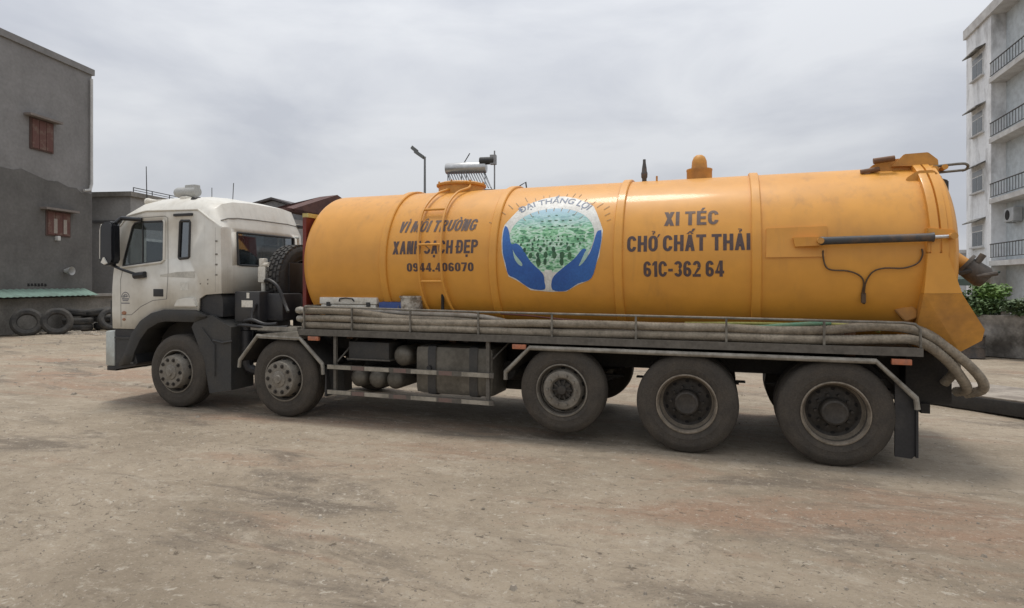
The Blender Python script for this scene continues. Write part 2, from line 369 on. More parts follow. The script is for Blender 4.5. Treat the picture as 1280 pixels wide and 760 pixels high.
def wheel(kind, x, z):
    w = obj('wheel', tyre_mb(.51,.27,.295) if kind == 'lift' else tyre_mb(), RUB, T, loc=(x, .02, z))
    w.matrix_parent_inverse = wm(T).inverted()
    def sub(n, m, mt): return obj(n, m, mt, w, local=True)
    if kind == 'steer':
        sub('rim', MB().lathe([(.325,.03),(.32,.006),(.305,.004),(.298,.03),(.288,.10),(.283,.13),(.268,.118),(.250,.0),(.241,-.072),(.232,-.085),(.2,-.09),(.1,-.09)], seg=48), STEEL)
        sub('hub', MB().lathe([(.112,-.089),(.108,-.100),(.095,-.106),(.06,-.110),(.05,-.125),(.0005,-.127)], seg=32), STEEL)
        m = MB(); nuts(m, 10, .182, -.088, .015, .028); stuff(sub('wheel_nuts', m, STEELD))
        m = MB()
        for i in range(10):
            t = 2*pi*(i+.0)/10; m.lathe([(.029,.0),(.029,-.0935),(.017,-.0935)], (.182*cos(t),0,.182*sin(t)), seg=14)
        stuff(sub('nut_washers', m, STEELD))
        m = MB(); holes(m, 10, .2555, .03, .028, .95, .31, (.99,.15)); stuff(sub('hand_hole_shade', m, HOLE))
    elif kind == 'lift':
        sub('rim', MB().lathe([(.312,.03),(.306,.006),(.294,.004),(.286,.03),(.278,.11),(.262,.12),(.235,.055),(.222,.03),(.205,.024),(.145,.03),(.12,.06)], seg=48), STEEL)
        sub('hub', MB().lathe([(.13,.075),(.105,.07),(.1,.05),(.062,.045),(.055,.01),(.045,.0),(.0005,-.002)], seg=32), STEELD)
        m = MB()
        for i in range(10):
            t = 2*pi*i/10; m.obox((.09*cos(t), .045, .09*sin(t)), Vector((cos(t),0,sin(t)))*.03, (0,.02,0), Vector((-sin(t),0,cos(t)))*.008)
        stuff(sub('hub_fins', m, STEELD))
        m = MB(); nuts(m, 10, .172, .028, .016, .03); stuff(sub('wheel_nuts', m, STEEL))
        m = MB(); holes(m, 10, .25, .085, .024, .75, .31, (.9,.45)); stuff(sub('hand_hole_shade', m, HOLE))
    else:
        sub('rim', MB().lathe([(.325,.03),(.322,.004),(.31,.0),(.303,.012),(.288,.05),(.283,.12),(.27,.155),(.262,.165)], seg=52), RIMR)
        sub('wheel_disc', MB().lathe([(.264,.165),(.235,.185),(.2,.172),(.13,.17)], seg=48), STEELD)
        sub('hub', MB().lathe([(.135,.172),(.132,.06),(.122,.04),(.105,.035),(.09,.042),(.0005,.04)], seg=36), STEELD)
        m = MB(); nuts(m, 10, .168, .172, .016, .045); stuff(sub('wheel_nuts', m, STEELD))
        m = MB(); holes(m, 10, .228, .18, .021, .9, .31, (.25,1)); stuff(sub('hand_hole_shade', m, HOLE))
        sub('inner_tyre', MB().lathe([(.29,.34),(.32,.325),(.44,.316),(.51,.335),(.54,.37),(.54,.56),(.51,.6),(.44,.62),(.29,.6)], seg=48), RUB)
    return w
WX = [(-7.66,.54,'steer'), (-5.71,.54,'steer'), (-1.765,.605,'lift'), (-.37,.54,'drive'), (1.075,.54,'drive')]
for x, z, k in WX:
    w = wheel(k, x, z)
    f = dup(w); f.location = (x, 2.48, z); f.rotation_euler = (0, .2, pi)
    obj('axle', MB().cyl((x, .3, z), (x, 2.2, z), .075, 12).lathe([(.0,.62),(.16,.66),(.2,.75),(.16,.84),(.0,.88)], (x,.5,z), seg=16), CHAS, T)

# --- chassis ----------------------------------------------------------
for y in (.82, 1.6): obj('chassis_rail', MB().box(-8.6, 2.05, y, y+.08, .80, 1.08), CHAS, T)
m = MB()
for x in (-6.9, -4.9, -3.3, -2.6, -1.0, .4, 1.95): m.box(x-.05, x+.05, .9, 1.6, .84, 1.04)
objs('chassis_crossbar', m, CHAS, T)
m = MB()
for x in (-7.66, -5.71, -1.765, -.37, 1.075):
    for y in (.66, 1.74):
        for q in range(4): m.box(x-.62+q*.07, x+.62-q*.07, y, y+.09, .70-q*.022, .718-q*.022)
objs('suspension_leaf', m, CHAS, T)
obj('engine_block', MB().box(-8.5, -7.0, .75, 1.75, .6, 1.25, .05), CHAS, T); obj('gearbox', MB().box(-6.9,-6.0,1.0,1.5,.6,1.0,.05), CHAS, T)
objs('inner_wheel_shield', MB().box(-8.4,-7.0,.42,.45,.95,1.45).box(-6.4,-5.1,.7,.74,.9,1.15), CHAS, T)
obj('rear_under_box', MB().box(1.82, 2.24, .60, 1.95, .60, 1.13, .02), CHAS, T)
objs('rear_bumper_beam', MB().box(1.95, 2.03, .55, 2.2, .50, .60).box(1.9,1.98,.8,.9,.6,1.0).box(1.9,1.98,1.6,1.7,.6,1.0), CHAS, T)
m = MB()                                                        # support under the tank
for x in (-5.0, -3.4, -2.0, -.4, 1.3):
    for s in (0, 1):
        q = [(x-.05, 1.06), (x+.05, 1.06), (x+.05, 1.25), (x-.05, 1.25)]
        m.box(x-.05, x+.05, .55+s*1.0, .95+s*1.0, 1.06, 1.34)
objs('tank_support', m, BROWNP, T)

# --- tank ---------------------------------------------------------------
pr = [(.0005, -5.84)]
for i in range(1, 13):
    t = i/12*pi/2; pr.append((RT*sin(t)**.9, -5.43-.41*cos(t)**1.15 if i < 12 else -5.43))
pr += [(RT, -5.2+.4*i) for i in range(18)]+[(RT, 1.95), (1.0, 1.95)]
TK = obj('tank', MB().lathe(pr, (0,CY,CZ), 'X', 96), YEL, T, ang=30)
for x in (-4.25, -2.69, -1.14, .348):
    obj('stiffening_band', MB().lathe([(RT-.004,x-.05),(RT+.022,x-.05),(RT+.032,x-.04),(RT+.032,x+.04),(RT+.022,x+.05),(RT-.004,x+.05)], (0,CY,CZ), 'X', 96), YEL, TK)
def onT(x, s, o=0.):
    a = s/RT; return Vector((x, CY-(RT+o)*cos(a), CZ+(RT+o)*sin(a)))
def wrap(b, off):
    """bend flat (x, s) artwork round the tank"""
    ys = [v.co.y for v in b.verts]
    n = int((max(ys)-min(ys))/.04)
    for i in range(1, n+1):
        bmesh.ops.bisect_plane(b, geom=list(b.verts)+list(b.edges)+list(b.faces), plane_co=(0, min(ys)+i*.04-.013, 0), plane_no=(0,1,0), dist=1e-6)
    for v in b.verts: v.co = onT(v.co.x, v.co.y, off)
    return b
def flat(polys):
    b = bmesh.new()
    for p in polys: b.faces.new([b.verts.new((x, y, 0)) for x, y in p])
    bmesh.ops.triangulate(b, faces=b.faces)
    return b
def textbm(s, x0, x1, y0, cap, bold=.02, shear=0., arc=None, space=1., word=1.):
    c = bpy.data.curves.new('lettering', 'FONT'); c.body = s; c.offset = bold; c.shear = shear; c.resolution_u = 4; c.space_character = space; c.space_word = word
    o = bpy.data.objects.new('lettering', c); COL.objects.link(o)
    me = bpy.data.meshes.new_from_object(o.evaluated_get(bpy.context.evaluated_depsgraph_get()))
    bpy.data.objects.remove(o); bpy.data.curves.remove(c)
    b = bmesh.new(); b.from_mesh(me); bpy.data.meshes.remove(me)
    bmesh.ops.remove_doubles(b, verts=b.verts, dist=1e-5)
    vx = [v.co.x for v in b.verts]; a0, a1 = min(vx), max(vx)
    for v in b.verts: v.co = Vector((x0+(v.co.x-a0)/(a1-a0)*(x1-x0), y0+(v.co.y+bold)/(.682+2*bold)*cap, 0))
    if arc:
        cx, cy, r = arc
        for v in b.verts:
            t = (v.co.x-cx)/r; rr = r+v.co.y-y0; v.co = Vector((cx+rr*sin(t), cy+rr*cos(t), 0))
    return b
def block_glyphs(txt, t=.215, hb=.175, w=.60, gap=.085, space=.26):
    """heavy condensed block capitals: (list of polygons, total width) on a cap height of 1"""
    import unicodedata
    polys = []; X = 0
    def rect(x0, y0, x1, y1): return [(x0,y0),(x1,y0),(x1,y1),(x0,y1)]
    def bend(cx, cy, rx, ry, a0, a1, n=10):
        """one thick elliptic bow as quads, outer radii rx, ry"""
        q = []; A = [R(a0+(a1-a0)*k/n) for k in range(n+1)]; ix, iy = rx-t, max(ry-hb, .03)
        for a, b in zip(A, A[1:]): q.append([(cx+rx*cos(a),cy+ry*sin(a)),(cx+rx*cos(b),cy+ry*sin(b)),(cx+ix*cos(b),cy+iy*sin(b)),(cx+ix*cos(a),cy+iy*sin(a))])
        return q
    def ring(wd, y0=0., y1=1., ry=.34):
        r = wd/2
        return bend(r, y1-ry, r, ry, 0, 180)+bend(r, y0+ry, r, ry, 180, 360)+[rect(0,y0+ry,t,y1-ry), rect(wd-t,y0+ry,wd,y1-ry)]
    def glyph(c):
        r = w/2
        if c == 'I': return [rect(0,0,t,1)], t
        if c == 'T': return [rect(0,1-hb,w,1), rect(r-t/2,0,r+t/2,1-hb)], w
        if c == 'H': return [rect(0,0,t,1), rect(w-t,0,w,1), rect(t,.5-hb/2,w-t,.5+hb/2)], w
        if c == 'E': return [rect(0,0,t,1), rect(t,0,w*.92,hb), rect(t,1-hb,w*.92,1), rect(t,.5-hb/2,w*.86,.5+hb/2)], w*.92
        if c in 'DĐ':
            g = [rect(0,0,t,1), rect(t,0,w-.30,hb), rect(t,1-hb,w-.30,1)]+bend(w-.30,.66,.30,.34,0,90,6)+bend(w-.30,.34,.30,.34,270,360,6)+[rect(w-t,.34,w,.66)]
            if c == 'Đ': g.append(rect(-.09,.44,.32,.56))
            return g, w
        if c in 'PR':
            g = [rect(0,0,t,1), rect(t,1-hb,w-.28,1), rect(t,.42,w-.28,.42+hb)]+bend(w-.28,.72,.28,.28,0,90,6)+bend(w-.28,.70,.28,.28,270,360,6)
            if c == 'R': g.append([(w*.40,.42),(w*.40+t,.42),(w+.03,0),(w+.03-t*1.1,0)])
            return g, w
        if c == 'U': return [rect(0,.34,t,1), rect(w-t,.34,w,1)]+bend(r,.34,r,.34,180,360), w
        if c == 'O' or c == '0': return ring(w if c == 'O' else w*.92), w if c == 'O' else w*.92
        if c in 'CG':
            g = bend(r,.66,r,.34,8,180)+bend(r,.34,r,.34,180,352)+[rect(0,.34,t,.66)]
            if c == 'G': g += [rect(w*.52,.36,w,.36+hb*.9), rect(w-t,.12,w,.36)]
            return g, w
        if c == 'S': return bend(r,.73,r,.27,15,205)+[[(0.02,.66),(t*.9+.04,.58),(w-.02,.34),(w-t*.9-.04,.42)][::1]]+bend(r,.27,r,.27,195,385), w
        if c == 'N': return [rect(0,0,t,1), rect(w-t,0,w,1), [(t*.6,1),(t*1.45,1),(w-t*.6,0),(w-t*1.45,0)]], w
        if c == 'M':
            m_ = .78; return [rect(0,0,t*.92,1), rect(m_-t*.92,0,m_,1), [(t*.5,1),(t*1.35,1),(m_/2+t*.38,.05),(m_/2-t*.38,.05)], [(m_-t*1.35,1),(m_-t*.5,1),(m_/2+t*.38,.05),(m_/2-t*.38,.05)]], m_
        if c == 'V': return [[(0,1),(t,1),(r+t*.48,0),(r-t*.48,0)], [(w-t,1),(w,1),(r+t*.48,0),(r-t*.48,0)]], w
        if c == 'A': return [[(0,0),(t,0),(r+t*.48,1),(r-t*.48,1)], [(w-t,0),(w,0),(r+t*.48,1),(r-t*.48,1)], rect(r-.15,.22,r+.15,.22+hb*.8)], w
        if c == 'X': return [[(0,0),(t*1.1,0),(w,1),(w-t*1.1,1)], [(0,1),(t*1.1,1),(w,0),(w-t*1.1,0)]], w
        d = w*.92; r = d/2
        if c == '1': return [rect(.13,0,.13+t,1), [(0,.70),(.13,.76),(.13,.97),(0,.86)]], .13+t
        if c == '2': return bend(r,.70,r,.30,-35,170)+[[(0,0),(d*.34,hb*.7),(d-.02,.52),(d-t*1.05,.58)], rect(0,0,d,hb)], d
        if c == '3': return bend(r,.73,r,.27,-70,165)+bend(r,.28,r,.28,195,430), d
        if c == '4': return [rect(d*.52,0,d*.52+t,1), [(0,.22),(.16,.22),(d*.55,.92),(d*.52,1)], rect(0,.2,d+.04,.2+hb)], d+.04
        if c == '7': return [rect(0,1-hb,d,1), [(d*.18,0),(d*.18+t,0),(d,1-hb),(d-t,1-hb)]], d
        if c in '69':
            g = ring(d, 0, .60, .28)+[rect(0,.3,t,.68)]+bend(r,.68,r,.32,15,180)
            if c == '9': g = [[(d-x, 1-y) for x, y in q] for q in g]
            return g, d
        if c == '.': return [rect(0,0,t,.2)], t
        if c == '-': return [rect(0,.34,.32,.34+hb)], .32
        return [], 0
    for ch in txt:
        if ch == ' ': X += space; continue
        dec = unicodedata.normalize('NFD', ch); b0 = 'Đ' if ch == 'Đ' else dec[0]
        g, wd = glyph(b0); m_ = wd/2; top = 1.05
        if chr(0x302) in dec: g += [[(m_-.22,top),(m_-.08,top),(m_+.0,top+.10),(m_,top+.20)], [(m_+.22,top),(m_+.08,top),(m_,top+.10),(m_,top+.20)]]
        if chr(0x31b) in dec: g += [[(wd-.06,.84),(wd+.04,.90),(wd+.15,1.08),(wd+.03,1.08),(wd-.02,.98)]]
        hi_ = top+.13 if chr(0x302) in dec else top
        sh_ = .12 if chr(0x302) in dec else 0
        if chr(0x301) in dec: g += [[(m_-.06+sh_,hi_),(m_+.06+sh_,hi_),(m_+.22+sh_,hi_+.2),(m_+.04+sh_,hi_+.2)]]
        if chr(0x300) in dec: g += [[(m_-.06,top),(m_+.06,top),(m_-.04,top+.2),(m_-.22,top+.2)]]
        if chr(0x309) in dec: g += [rect(m_-.04,top,m_+.04,top+.09), rect(m_-.04,top+.09,m_+.12,top+.15), rect(m_+.05,top+.15,m_+.12,top+.23), rect(m_-.1,top+.20,m_+.05,top+.25)]
        if chr(0x323) in dec: g += [rect(m_-.1,-.26,m_+.1,-.08)]
        for q in g: polys.append([(X+x, y) for x, y in q])
        X += wd+gap
    return polys, X-gap
for k_, (s, x0, x1, y0, cap, sh, mt) in enumerate((
    ('VÌ MÔI TRƯỜNG', -4.075, -2.965, .398, .172, .2, INK2), ('XANH SẠCH ĐẸP', -4.112, -2.897, .098, .176, 0, INK), ('0944.406070', -3.895, -2.95, -.13, .112, 0, INK),
    ('XI TÉC', -.628, -.04, .381, .182, 0, INK2), ('CHỞ CHẤT THẢI', -1.036, .285, .08, .186, 0, INK), ('61C-362 64', -.85, .018, -.208, .178, 0, INK))):
    pl, tw = block_glyphs(s, space=.24); m = MB()
    for q, p in enumerate(pl):                                     # strokes that cross lie a hair above each other
        bb = wrap(flat([[(x0+x/tw*(x1-x0)+sh*y*cap, y0+y*cap) for x, y in p]]), .0022+.00022*(q % 9)); me = bpy.data.meshes.new('tmp'); bb.to_mesh(me); bb.free(); m.b.from_mesh(me); bpy.data.meshes.remove(me)
    stuff(obj('lettering', m, mt, TK, ang=60, weld=False))
# emblem: white panel, globe, hands, rays, arched name
white = [(-2.571,.463),(-2.496,.579),(-2.417,.707),(-2.273,.819),(-2.124,.9),(-1.988,.935),(-1.862,.925),(-1.709,.866),(-1.577,.786),(-1.468,.699),(-1.412,.577),(-1.362,.451),(-1.325,.35),(-1.33,.237),(-1.357,.041),(-1.419,-.125),(-1.484,-.248),(-1.63,-.306),(-1.772,-.388),(-1.959,-.393),(-2.217,-.372),(-2.283,-.313),(-2.389,-.246),(-2.488,-.197),(-2.529,-.059),(-2.571,.098),(-2.585,.258),(-2.585,.385)]
EM = obj('emblem', wrap(flat([white]), .002), STW, TK, ang=60)
EM['label'] = 'round printed emblem of blue hands holding a green globe'
def globe_material():
    m = bpy.data.materials.new('printed_green_globe'); m.use_nodes = True; t = m.node_tree; L = t.links.new; p = t.nodes['Principled BSDF']; p.inputs['Roughness'].default_value = .4
    tcn = nn(t, 'ShaderNodeTexCoord'); sp = nn(t, 'ShaderNodeSeparateXYZ'); L(tcn.outputs['Object'], sp.inputs[0])
    mpn = nn(t, 'ShaderNodeMapping'); mpn.inputs['Scale'].default_value = (1, .3, 2.6); L(tcn.outputs['Object'], mpn.inputs[0])
    nz_ = nn(t, 'ShaderNodeTexNoise'); nz_.inputs['Scale'].default_value = 11; nz_.inputs['Distortion'].default_value = 1.2; nz_.inputs['Detail'].default_value = 6; L(mpn.outputs[0], nz_.inputs[0])
    cr_ = nn(t, 'ShaderNodeValToRGB'); el = cr_.color_ramp.elements; el[0].position = .36; el[0].color = (.04,.17,.09,1); el[1].position = .64; el[1].color = (.48,.72,.56,1)
    a = el.new(.50); a.color = (.19,.46,.23,1); L(nz_.outputs[0], cr_.inputs[0])
    vo = nn(t, 'ShaderNodeTexVoronoi', feature='DISTANCE_TO_EDGE'); vo.inputs['Scale'].default_value = 5.5; vo.inputs['Randomness'].default_value = .85; wn = nn(t, 'ShaderNodeTexNoise'); wn.inputs['Scale'].default_value = 4; L(mpn.outputs[0], wn.inputs[0])
    wa = nn(t, 'ShaderNodeMix', data_type='VECTOR'); wa.inputs[0].default_value = .30; L(mpn.outputs[0], wa.inputs[4]); L(wn.outputs[1], wa.inputs[5]); L(wa.outputs[1], vo.inputs[0])
    rd = nn(t, 'ShaderNodeMapRange', clamp=True); rd.inputs[1].default_value = .02; rd.inputs[2].default_value = .08; rd.inputs[3].default_value = .6; rd.inputs[4].default_value = 0; L(vo.outputs[0], rd.inputs[0])
    m1 = nn(t, 'ShaderNodeMix', data_type='RGBA'); m1.inputs[7].default_value = (.66,.80,.70,1); L(rd.outputs[0], m1.inputs[0]); L(cr_.outputs[0], m1.inputs[6])
    zr = nn(t, 'ShaderNodeMapRange', clamp=True); zr.inputs[1].default_value = 2.50; zr.inputs[2].default_value = 2.74; L(sp.outputs[2], zr.inputs[0])
    m2 = nn(t, 'ShaderNodeMix', data_type='RGBA'); m2.inputs[7].default_value = (.36,.54,.64,1); L(zr.outputs[0], m2.inputs[0]); L(m1.outputs[2], m2.inputs[6])
    L(m2.outputs[2], p.inputs['Base Color']); return m
gl = [(-1.955+.53*cos(t), .29+(.40 if sin(t) > 0 else .44)*sin(t)) for t in [2*pi*i/48 for i in range(48)]]
obj('emblem_globe', wrap(flat([gl]), .004), globe_material(), TK, ang=60)
hl = [(-2.562,.444),(-2.53,.428),(-2.493,.35),(-2.459,.215),(-2.417,.204),(-2.387,.209),(-2.312,.152),(-2.198,-.014),(-2.051,-.159),(-2.031,-.257),(-2.04,-.361),(-2.216,-.347),(-2.388,-.227),(-2.488,-.173),(-2.52,-.04),(-2.557,.097),(-2.573,.321)]
hr = [(-1.343,.35),(-1.337,.228),(-1.375,.022),(-1.455,-.219),(-1.62,-.286),(-1.771,-.376),(-1.937,-.365),(-1.926,-.218),(-1.804,-.104),(-1.658,.008),(-1.574,.109),(-1.536,.128),(-1.513,.108),(-1.535,.025),(-1.563,-.031),(-1.478,.061),(-1.434,.173),(-1.394,.328)]
def rounded(p): return [(v.x, v.y) for v in smooth([Vector((a, b, 0)) for a, b in p]+[Vector((*p[0], 0))], 4)[:-1]]
for h in (hl, hr): obj('emblem_hand', wrap(flat([rounded(h)]), .006), STB, TK, ang=60)
sl_ = [(-2.428,.135),(-2.397,.075),(-2.339,.007),(-2.303,-.042),(-2.311,-.071),(-2.36,-.041),(-2.405,.027)]
sl2 = [(-1.52,.10),(-1.49,.05),(-1.55,-.04),(-1.60,-.075),(-1.575,-.02)]
objs('emblem_finger_gap', wrap(flat([rounded(sl_), rounded(sl2)]), .008), mat('sticker_pale_green', (.40,.58,.50), .4), TK, ang=60)
obj('emblem_stem', wrap(flat([[(-2.024,-.12),(-1.93,-.12),(-1.942,-.371),(-2.034,-.371)]]), .005), STW, TK, ang=60)
tr = []; rt = random.Random(5)                                  # printed trees and stems on the globe
for sy, nr, half, w_, h_ in ((-.03,4,.15,.030,.058),(.055,6,.24,.027,.046),(.13,8,.31,.023,.032),(.19,11,.36,.018,.022),(.24,14,.40,.013,.015),(.28,17,.41,.010,.010),(.42,9,.36,.020,.008),(.50,8,.32,.024,.008),(.57,6,.25,.022,.007)):
    for i in range(nr):
        if rt.random() < .16: continue
        x = -1.955+half*(2*i/(nr-1)-1)+rt.uniform(-.012,.012); k = rt.uniform(.75,1.15); y = sy+rt.uniform(-.008,.008)
        tr.append([(x+w_*k*cos(2*pi*q/10)*rt.uniform(.8,1.1), y+h_*k*sin(2*pi*q/10)*rt.uniform(.85,1.1)) for q in range(10)])
stuff(obj('emblem_trees', wrap(flat(tr), .006), mat('sticker_dark_green', (.018,.07,.035), .4, (.05,.15,.06), 9), TK, ang=60))
stuff(obj('emblem_name', wrap(textbm('ĐẠI THẮNG LỢI', -2.42, -1.51, .80, .10, .012, 0, (-1.96,.145,.645)), .005), STT, TK, ang=60))
ry = []
for i in range(19):
    t = -1.15+2.3*i/18+rt.uniform(-.03,.03); r0 = rt.uniform(.74,.80); r1 = r0+rt.uniform(.04,.13); d = .004
    if r0*cos(t)+.145 > .905: r1 = r0+.05
    ry.append([(-1.96+r0*sin(t)-d*cos(t), .145+r0*cos(t)+d*sin(t)), (-1.96+r0*sin(t)+d*cos(t), .145+r0*cos(t)-d*sin(t)), (-1.96+r1*sin(t)+d*cos(t), .145+r1*cos(t)-d*sin(t)), (-1.96+r1*sin(t)-d*cos(t), .145+r1*cos(t)+d*sin(t))])
for i in range(9):
    t = -.75+1.5*i/8; r0, r1, d = .50, .56, .0045
    ry.append([(-1.96+r0*sin(t)-d, .145+r0*cos(t)), (-1.96+r0*sin(t)+d, .145+r0*cos(t)), (-1.96+r1*sin(t)+d, .145+r1*cos(t)), (-1.96+r1*sin(t)-d, .145+r1*cos(t))])
stuff(obj('emblem_rays', wrap(flat(ry), .0045), mat('sticker_ray_brown', (.30,.19,.08), .5), TK, ang=60))

# rear ring, door and its fittings
obj('rear_ring', MB().lathe([(1.0,1.93),(RT+.055,1.93),(RT+.06,1.945),(RT+.06,2.0),(RT+.03,2.005),(RT+.03,2.015),(RT+.06,2.02),(RT+.06,2.075),(1.0,2.08)], (0,CY,CZ), 'X', 80), YEL, T)
pr = [(RT+.045, 2.081), (RT+.045, 2.12)]+[(RT*cos(i/10*pi/2)+.0005, 2.12+.20*sin(i/10*pi/2)) for i in range(11)]
DR = obj('rear_door', MB().lathe(pr, (0,CY,CZ), 'X', 80), YEL, T)
obj('door_pad', MB().prism([(1.90,2.15),(2.135,2.15),(2.135,2.37),(1.90,2.40)], .165, .30, .008), YEL, DR)
obj('door_rib', MB().obox((2.22,1.25,2.2),(.12,0,0),(0,.03,0),(0,0,.8)), YEL, DR)
obj('top_fitting', MB().prism([(2.12,2.80),(2.30,2.74),(2.30,2.96),(2.2,3.0),(2.1,2.98)], .9, 1.1, .01), GRYP, DR)
HPL = [(1.50,3.08),(1.56,3.15),(1.66,3.21),(1.90,3.215),(1.98,3.12),(1.98,3.02),(1.5,3.02)]
HPR = [(1.74,3.12),(1.86,3.25),(2.08,3.255),(2.17,3.17),(2.18,3.04),(2.02,3.03),(1.95,3.12)]
HG = obj('door_hinge', MB().prism([(1.52,3.05),(1.60,3.14),(1.68,3.19),(1.94,3.19),(2.0,3.1),(2.0,3.03)], .88, 1.54), YELD, T)
for pl_, a_, b_ in ((HPL,.84,.90),(HPL,1.52,1.58),(HPR,.79,.85),(HPR,1.57,1.63)): obj('hinge_plate', MB().prism(pl_, a_, b_, .006), YELD, HG)
obj('hinge_cross_plate', MB().prism([(1.90,3.19),(2.06,3.235),(2.15,3.16),(2.15,3.06),(2.02,3.06)], .86, 1.56), YELD, HG)
for a_, b_, r_ in (((1.44,.78,3.075),(1.62,.78,3.10),.028),((1.56,.76,3.185),(1.76,.76,3.205),.032),((1.50,.76,3.06),(1.50,1.66,3.06),.03)): obj('hinge_pin', MB().cyl(a_, b_, r_), BROWNP, HG)
obj('hinge_lug', MB().prism([(1.80,2.84),(1.83,2.96),(1.93,3.03),(2.07,3.03),(2.15,2.95),(2.10,2.80),(2.04,2.90),(1.90,2.90)], .58, .70, .01), YELD, HG)
obj('lift_handle', MB().tube([(2.06,.78,3.085),(2.20,.78,3.10),(2.38,.78,3.11),(2.43,.8,3.10),(2.445,.82,3.08),(2.43,.84,3.055),(2.38,.85,3.05),(2.20,.85,3.04),(2.06,.85,3.03)], .014, 8, sub=3), RAIL, HG)
objs('hinge_bolt', MB().cyl((2.12,.72,3.06),(2.12,.98,3.06),.035).cyl((2.22,.74,3.08),(2.22,.96,3.08),.028), YELD, HG)
# bracket plate, cylinder
BP = obj('cylinder_plate', MB().loft([[onT(x, s, o) for x, s in ((.445,.308),(1.03,.316),(1.005,-.002),(.44,-.004))] for o in (-.04, .02)]), YEL, T)
obj('plate_gusset', MB().loft([[(.70,.17,2.33),(.95,.12,2.33),(.95,.12,2.24),(.72,.17,2.235)],[(.70,.26,2.33),(.95,.26,2.33),(.95,.26,2.24),(.72,.26,2.235)]]), YEL, BP)
HC = obj('hydraulic_cylinder', MB().tube([(.93,.12,2.285),(.96,.12,2.285),(1.0,.12,2.286),(1.9,.12,2.30),(1.94,.12,2.30)], [.03,.045,.04,.04,.048], 16), mat('rusty_cylinder_grey', (.045,.047,.05), .5, (.12,.075,.045), 8, .5, .7), T)
obj('cylinder_rod', MB().cyl((1.92,.12,2.30),(2.09,.12,2.305),.018), CHR, HC)
objs('cylinder_pin', MB().cyl((.945,.05,2.285),(.945,.22,2.285),.032).cyl((2.09,.05,2.305),(2.09,.22,2.305),.032), YELD, HC)
hp = [(.985,.06),(.985,.0),(1.007,-.096),(1.062,-.139),(1.211,-.150),(1.317,-.194),(1.362,-.265),(1.355,-.38),(1.375,-.50)]
hq = [(1.86,.06),(1.865,0),(1.822,-.08),(1.704,-.125),(1.542,-.124),(1.441,-.159),(1.383,-.255),(1.372,-.38),(1.385,-.5)]
m = MB(); m.tube([onT(x, s, .02) for x, s in hp], .008, 8, sub=4); m.tube([onT(x, s, .022) for x, s in hq], .008, 8, sub=4)
m.obox(onT(1.368,-.43,.03), (.02,0,0), (0,.015,0), (0,0,.05))
obj('hydraulic_line', m, mat('brown_black_hose', (.085,.05,.026), .6), T)
m = MB(); m.prism([(1.66,1.58),(1.82,1.63),(1.86,1.58),(1.86,1.50),(1.76,1.46)], .34, .46, .01)
obj('lower_door_clamp', m, YELD, T)
# outlet and chute
OV = obj('outlet_pipe', MB().cyl((2.10,.66,2.25),(2.335,.60,2.045),.07,18), YEL, T)
d = (Vector((2.335,.60,2.045))-Vector((2.10,.66,2.25))).normalized(); p0 = Vector((2.335,.60,2.045))
m = MB().tube([p0, p0+d*.03], .13, 20); m.tube([p0+d*.03, p0+d*.06, p0+d*.20, p0+d*.25], [.10,.105,.115,.09], 18); m.tube([p0+d*.10+Vector((.02,-.05,.08)), p0+d*.10+Vector((.07,-.06,.16))], .03, 8)
m.tube([p0+d*.1+Vector((0,-.1,-.06)), p0+d*.2+Vector((.02,-.12,.02)), p0+d*.27+Vector((.03,-.11,.08))], .022, 8)
obj('outlet_valve', m, mat('dirty_grey_valve', (.11,.095,.08), .6, (.06,.05,.042), 9, .4, .7, metal=.3), OV)
m = MB().tube([(2.37,.50,1.98),(2.27,.53,1.96)], .03, 8); obj('valve_lever', m, GRYP, OV)
CH = obj('discharge_chute', MB().loft([[(1.90,y,2.145),(2.06,y,2.145),(2.182,y,1.753),(1.868,y,1.751)] for y in (.145, 2.355)]), YEL, T)
obj('chute_skirt', MB().loft([[(1.868,y+.002,1.749),(2.182,y+.002,1.750),(2.41,y+q*.14,1.40),(2.40,y+q*.18,1.29),(2.23,y+q*.22,1.165),(1.85,y+q*.2,1.36)] for y, q in ((.145,1),(2.351,-1))]), YELD, CH)  # darker yellow puts the shade of the down-facing skirt into its colour
# fittings on top
MH = obj('manhole', MB().lathe([(.33,3.08),(.33,3.24),(.355,3.24),(.36,3.25),(.36,3.27),(.345,3.28),(.3,3.295),(.0005,3.31)], (-3.58,CY,0), 'Z', 40), YELD, T)
m = MB()
for i in range(8):
    t = 2*pi*i/8; m.cyl((-3.58+.34*cos(t),CY+.34*sin(t),3.26),(-3.58+.34*cos(t),CY+.34*sin(t),3.30),.014,8)
stuff(obj('lid_bolts', m, YELD, MH))
VD = obj('vent_dome', MB().lathe([(.155,3.1),(.155,3.265),(.16,3.28),(.158,3.295),(.12,3.30),(.098,3.305),(.093,3.36),(.09,3.40),(.07,3.45),(.04,3.475),(.0005,3.482)], (-.277,CY,0), 'Z', 32), YELD, T)
RV = obj('relief_pipe', MB().lathe([(.028,3.1),(.03,3.22),(.04,3.235),(.042,3.29),(.034,3.31),(.03,3.36),(.02,3.42),(.018,3.47),(.0005,3.472)], (-.965,CY,0), 'Z', 16), mat('rusty_pipe_grey', (.07,.07,.07), .6, (.16,.09,.05), 14, .5, .65), T)
obj('sight_pin', MB().cyl((-.78,1.0,3.12),(-.78,1.0,3.2),.012), YELD, T)
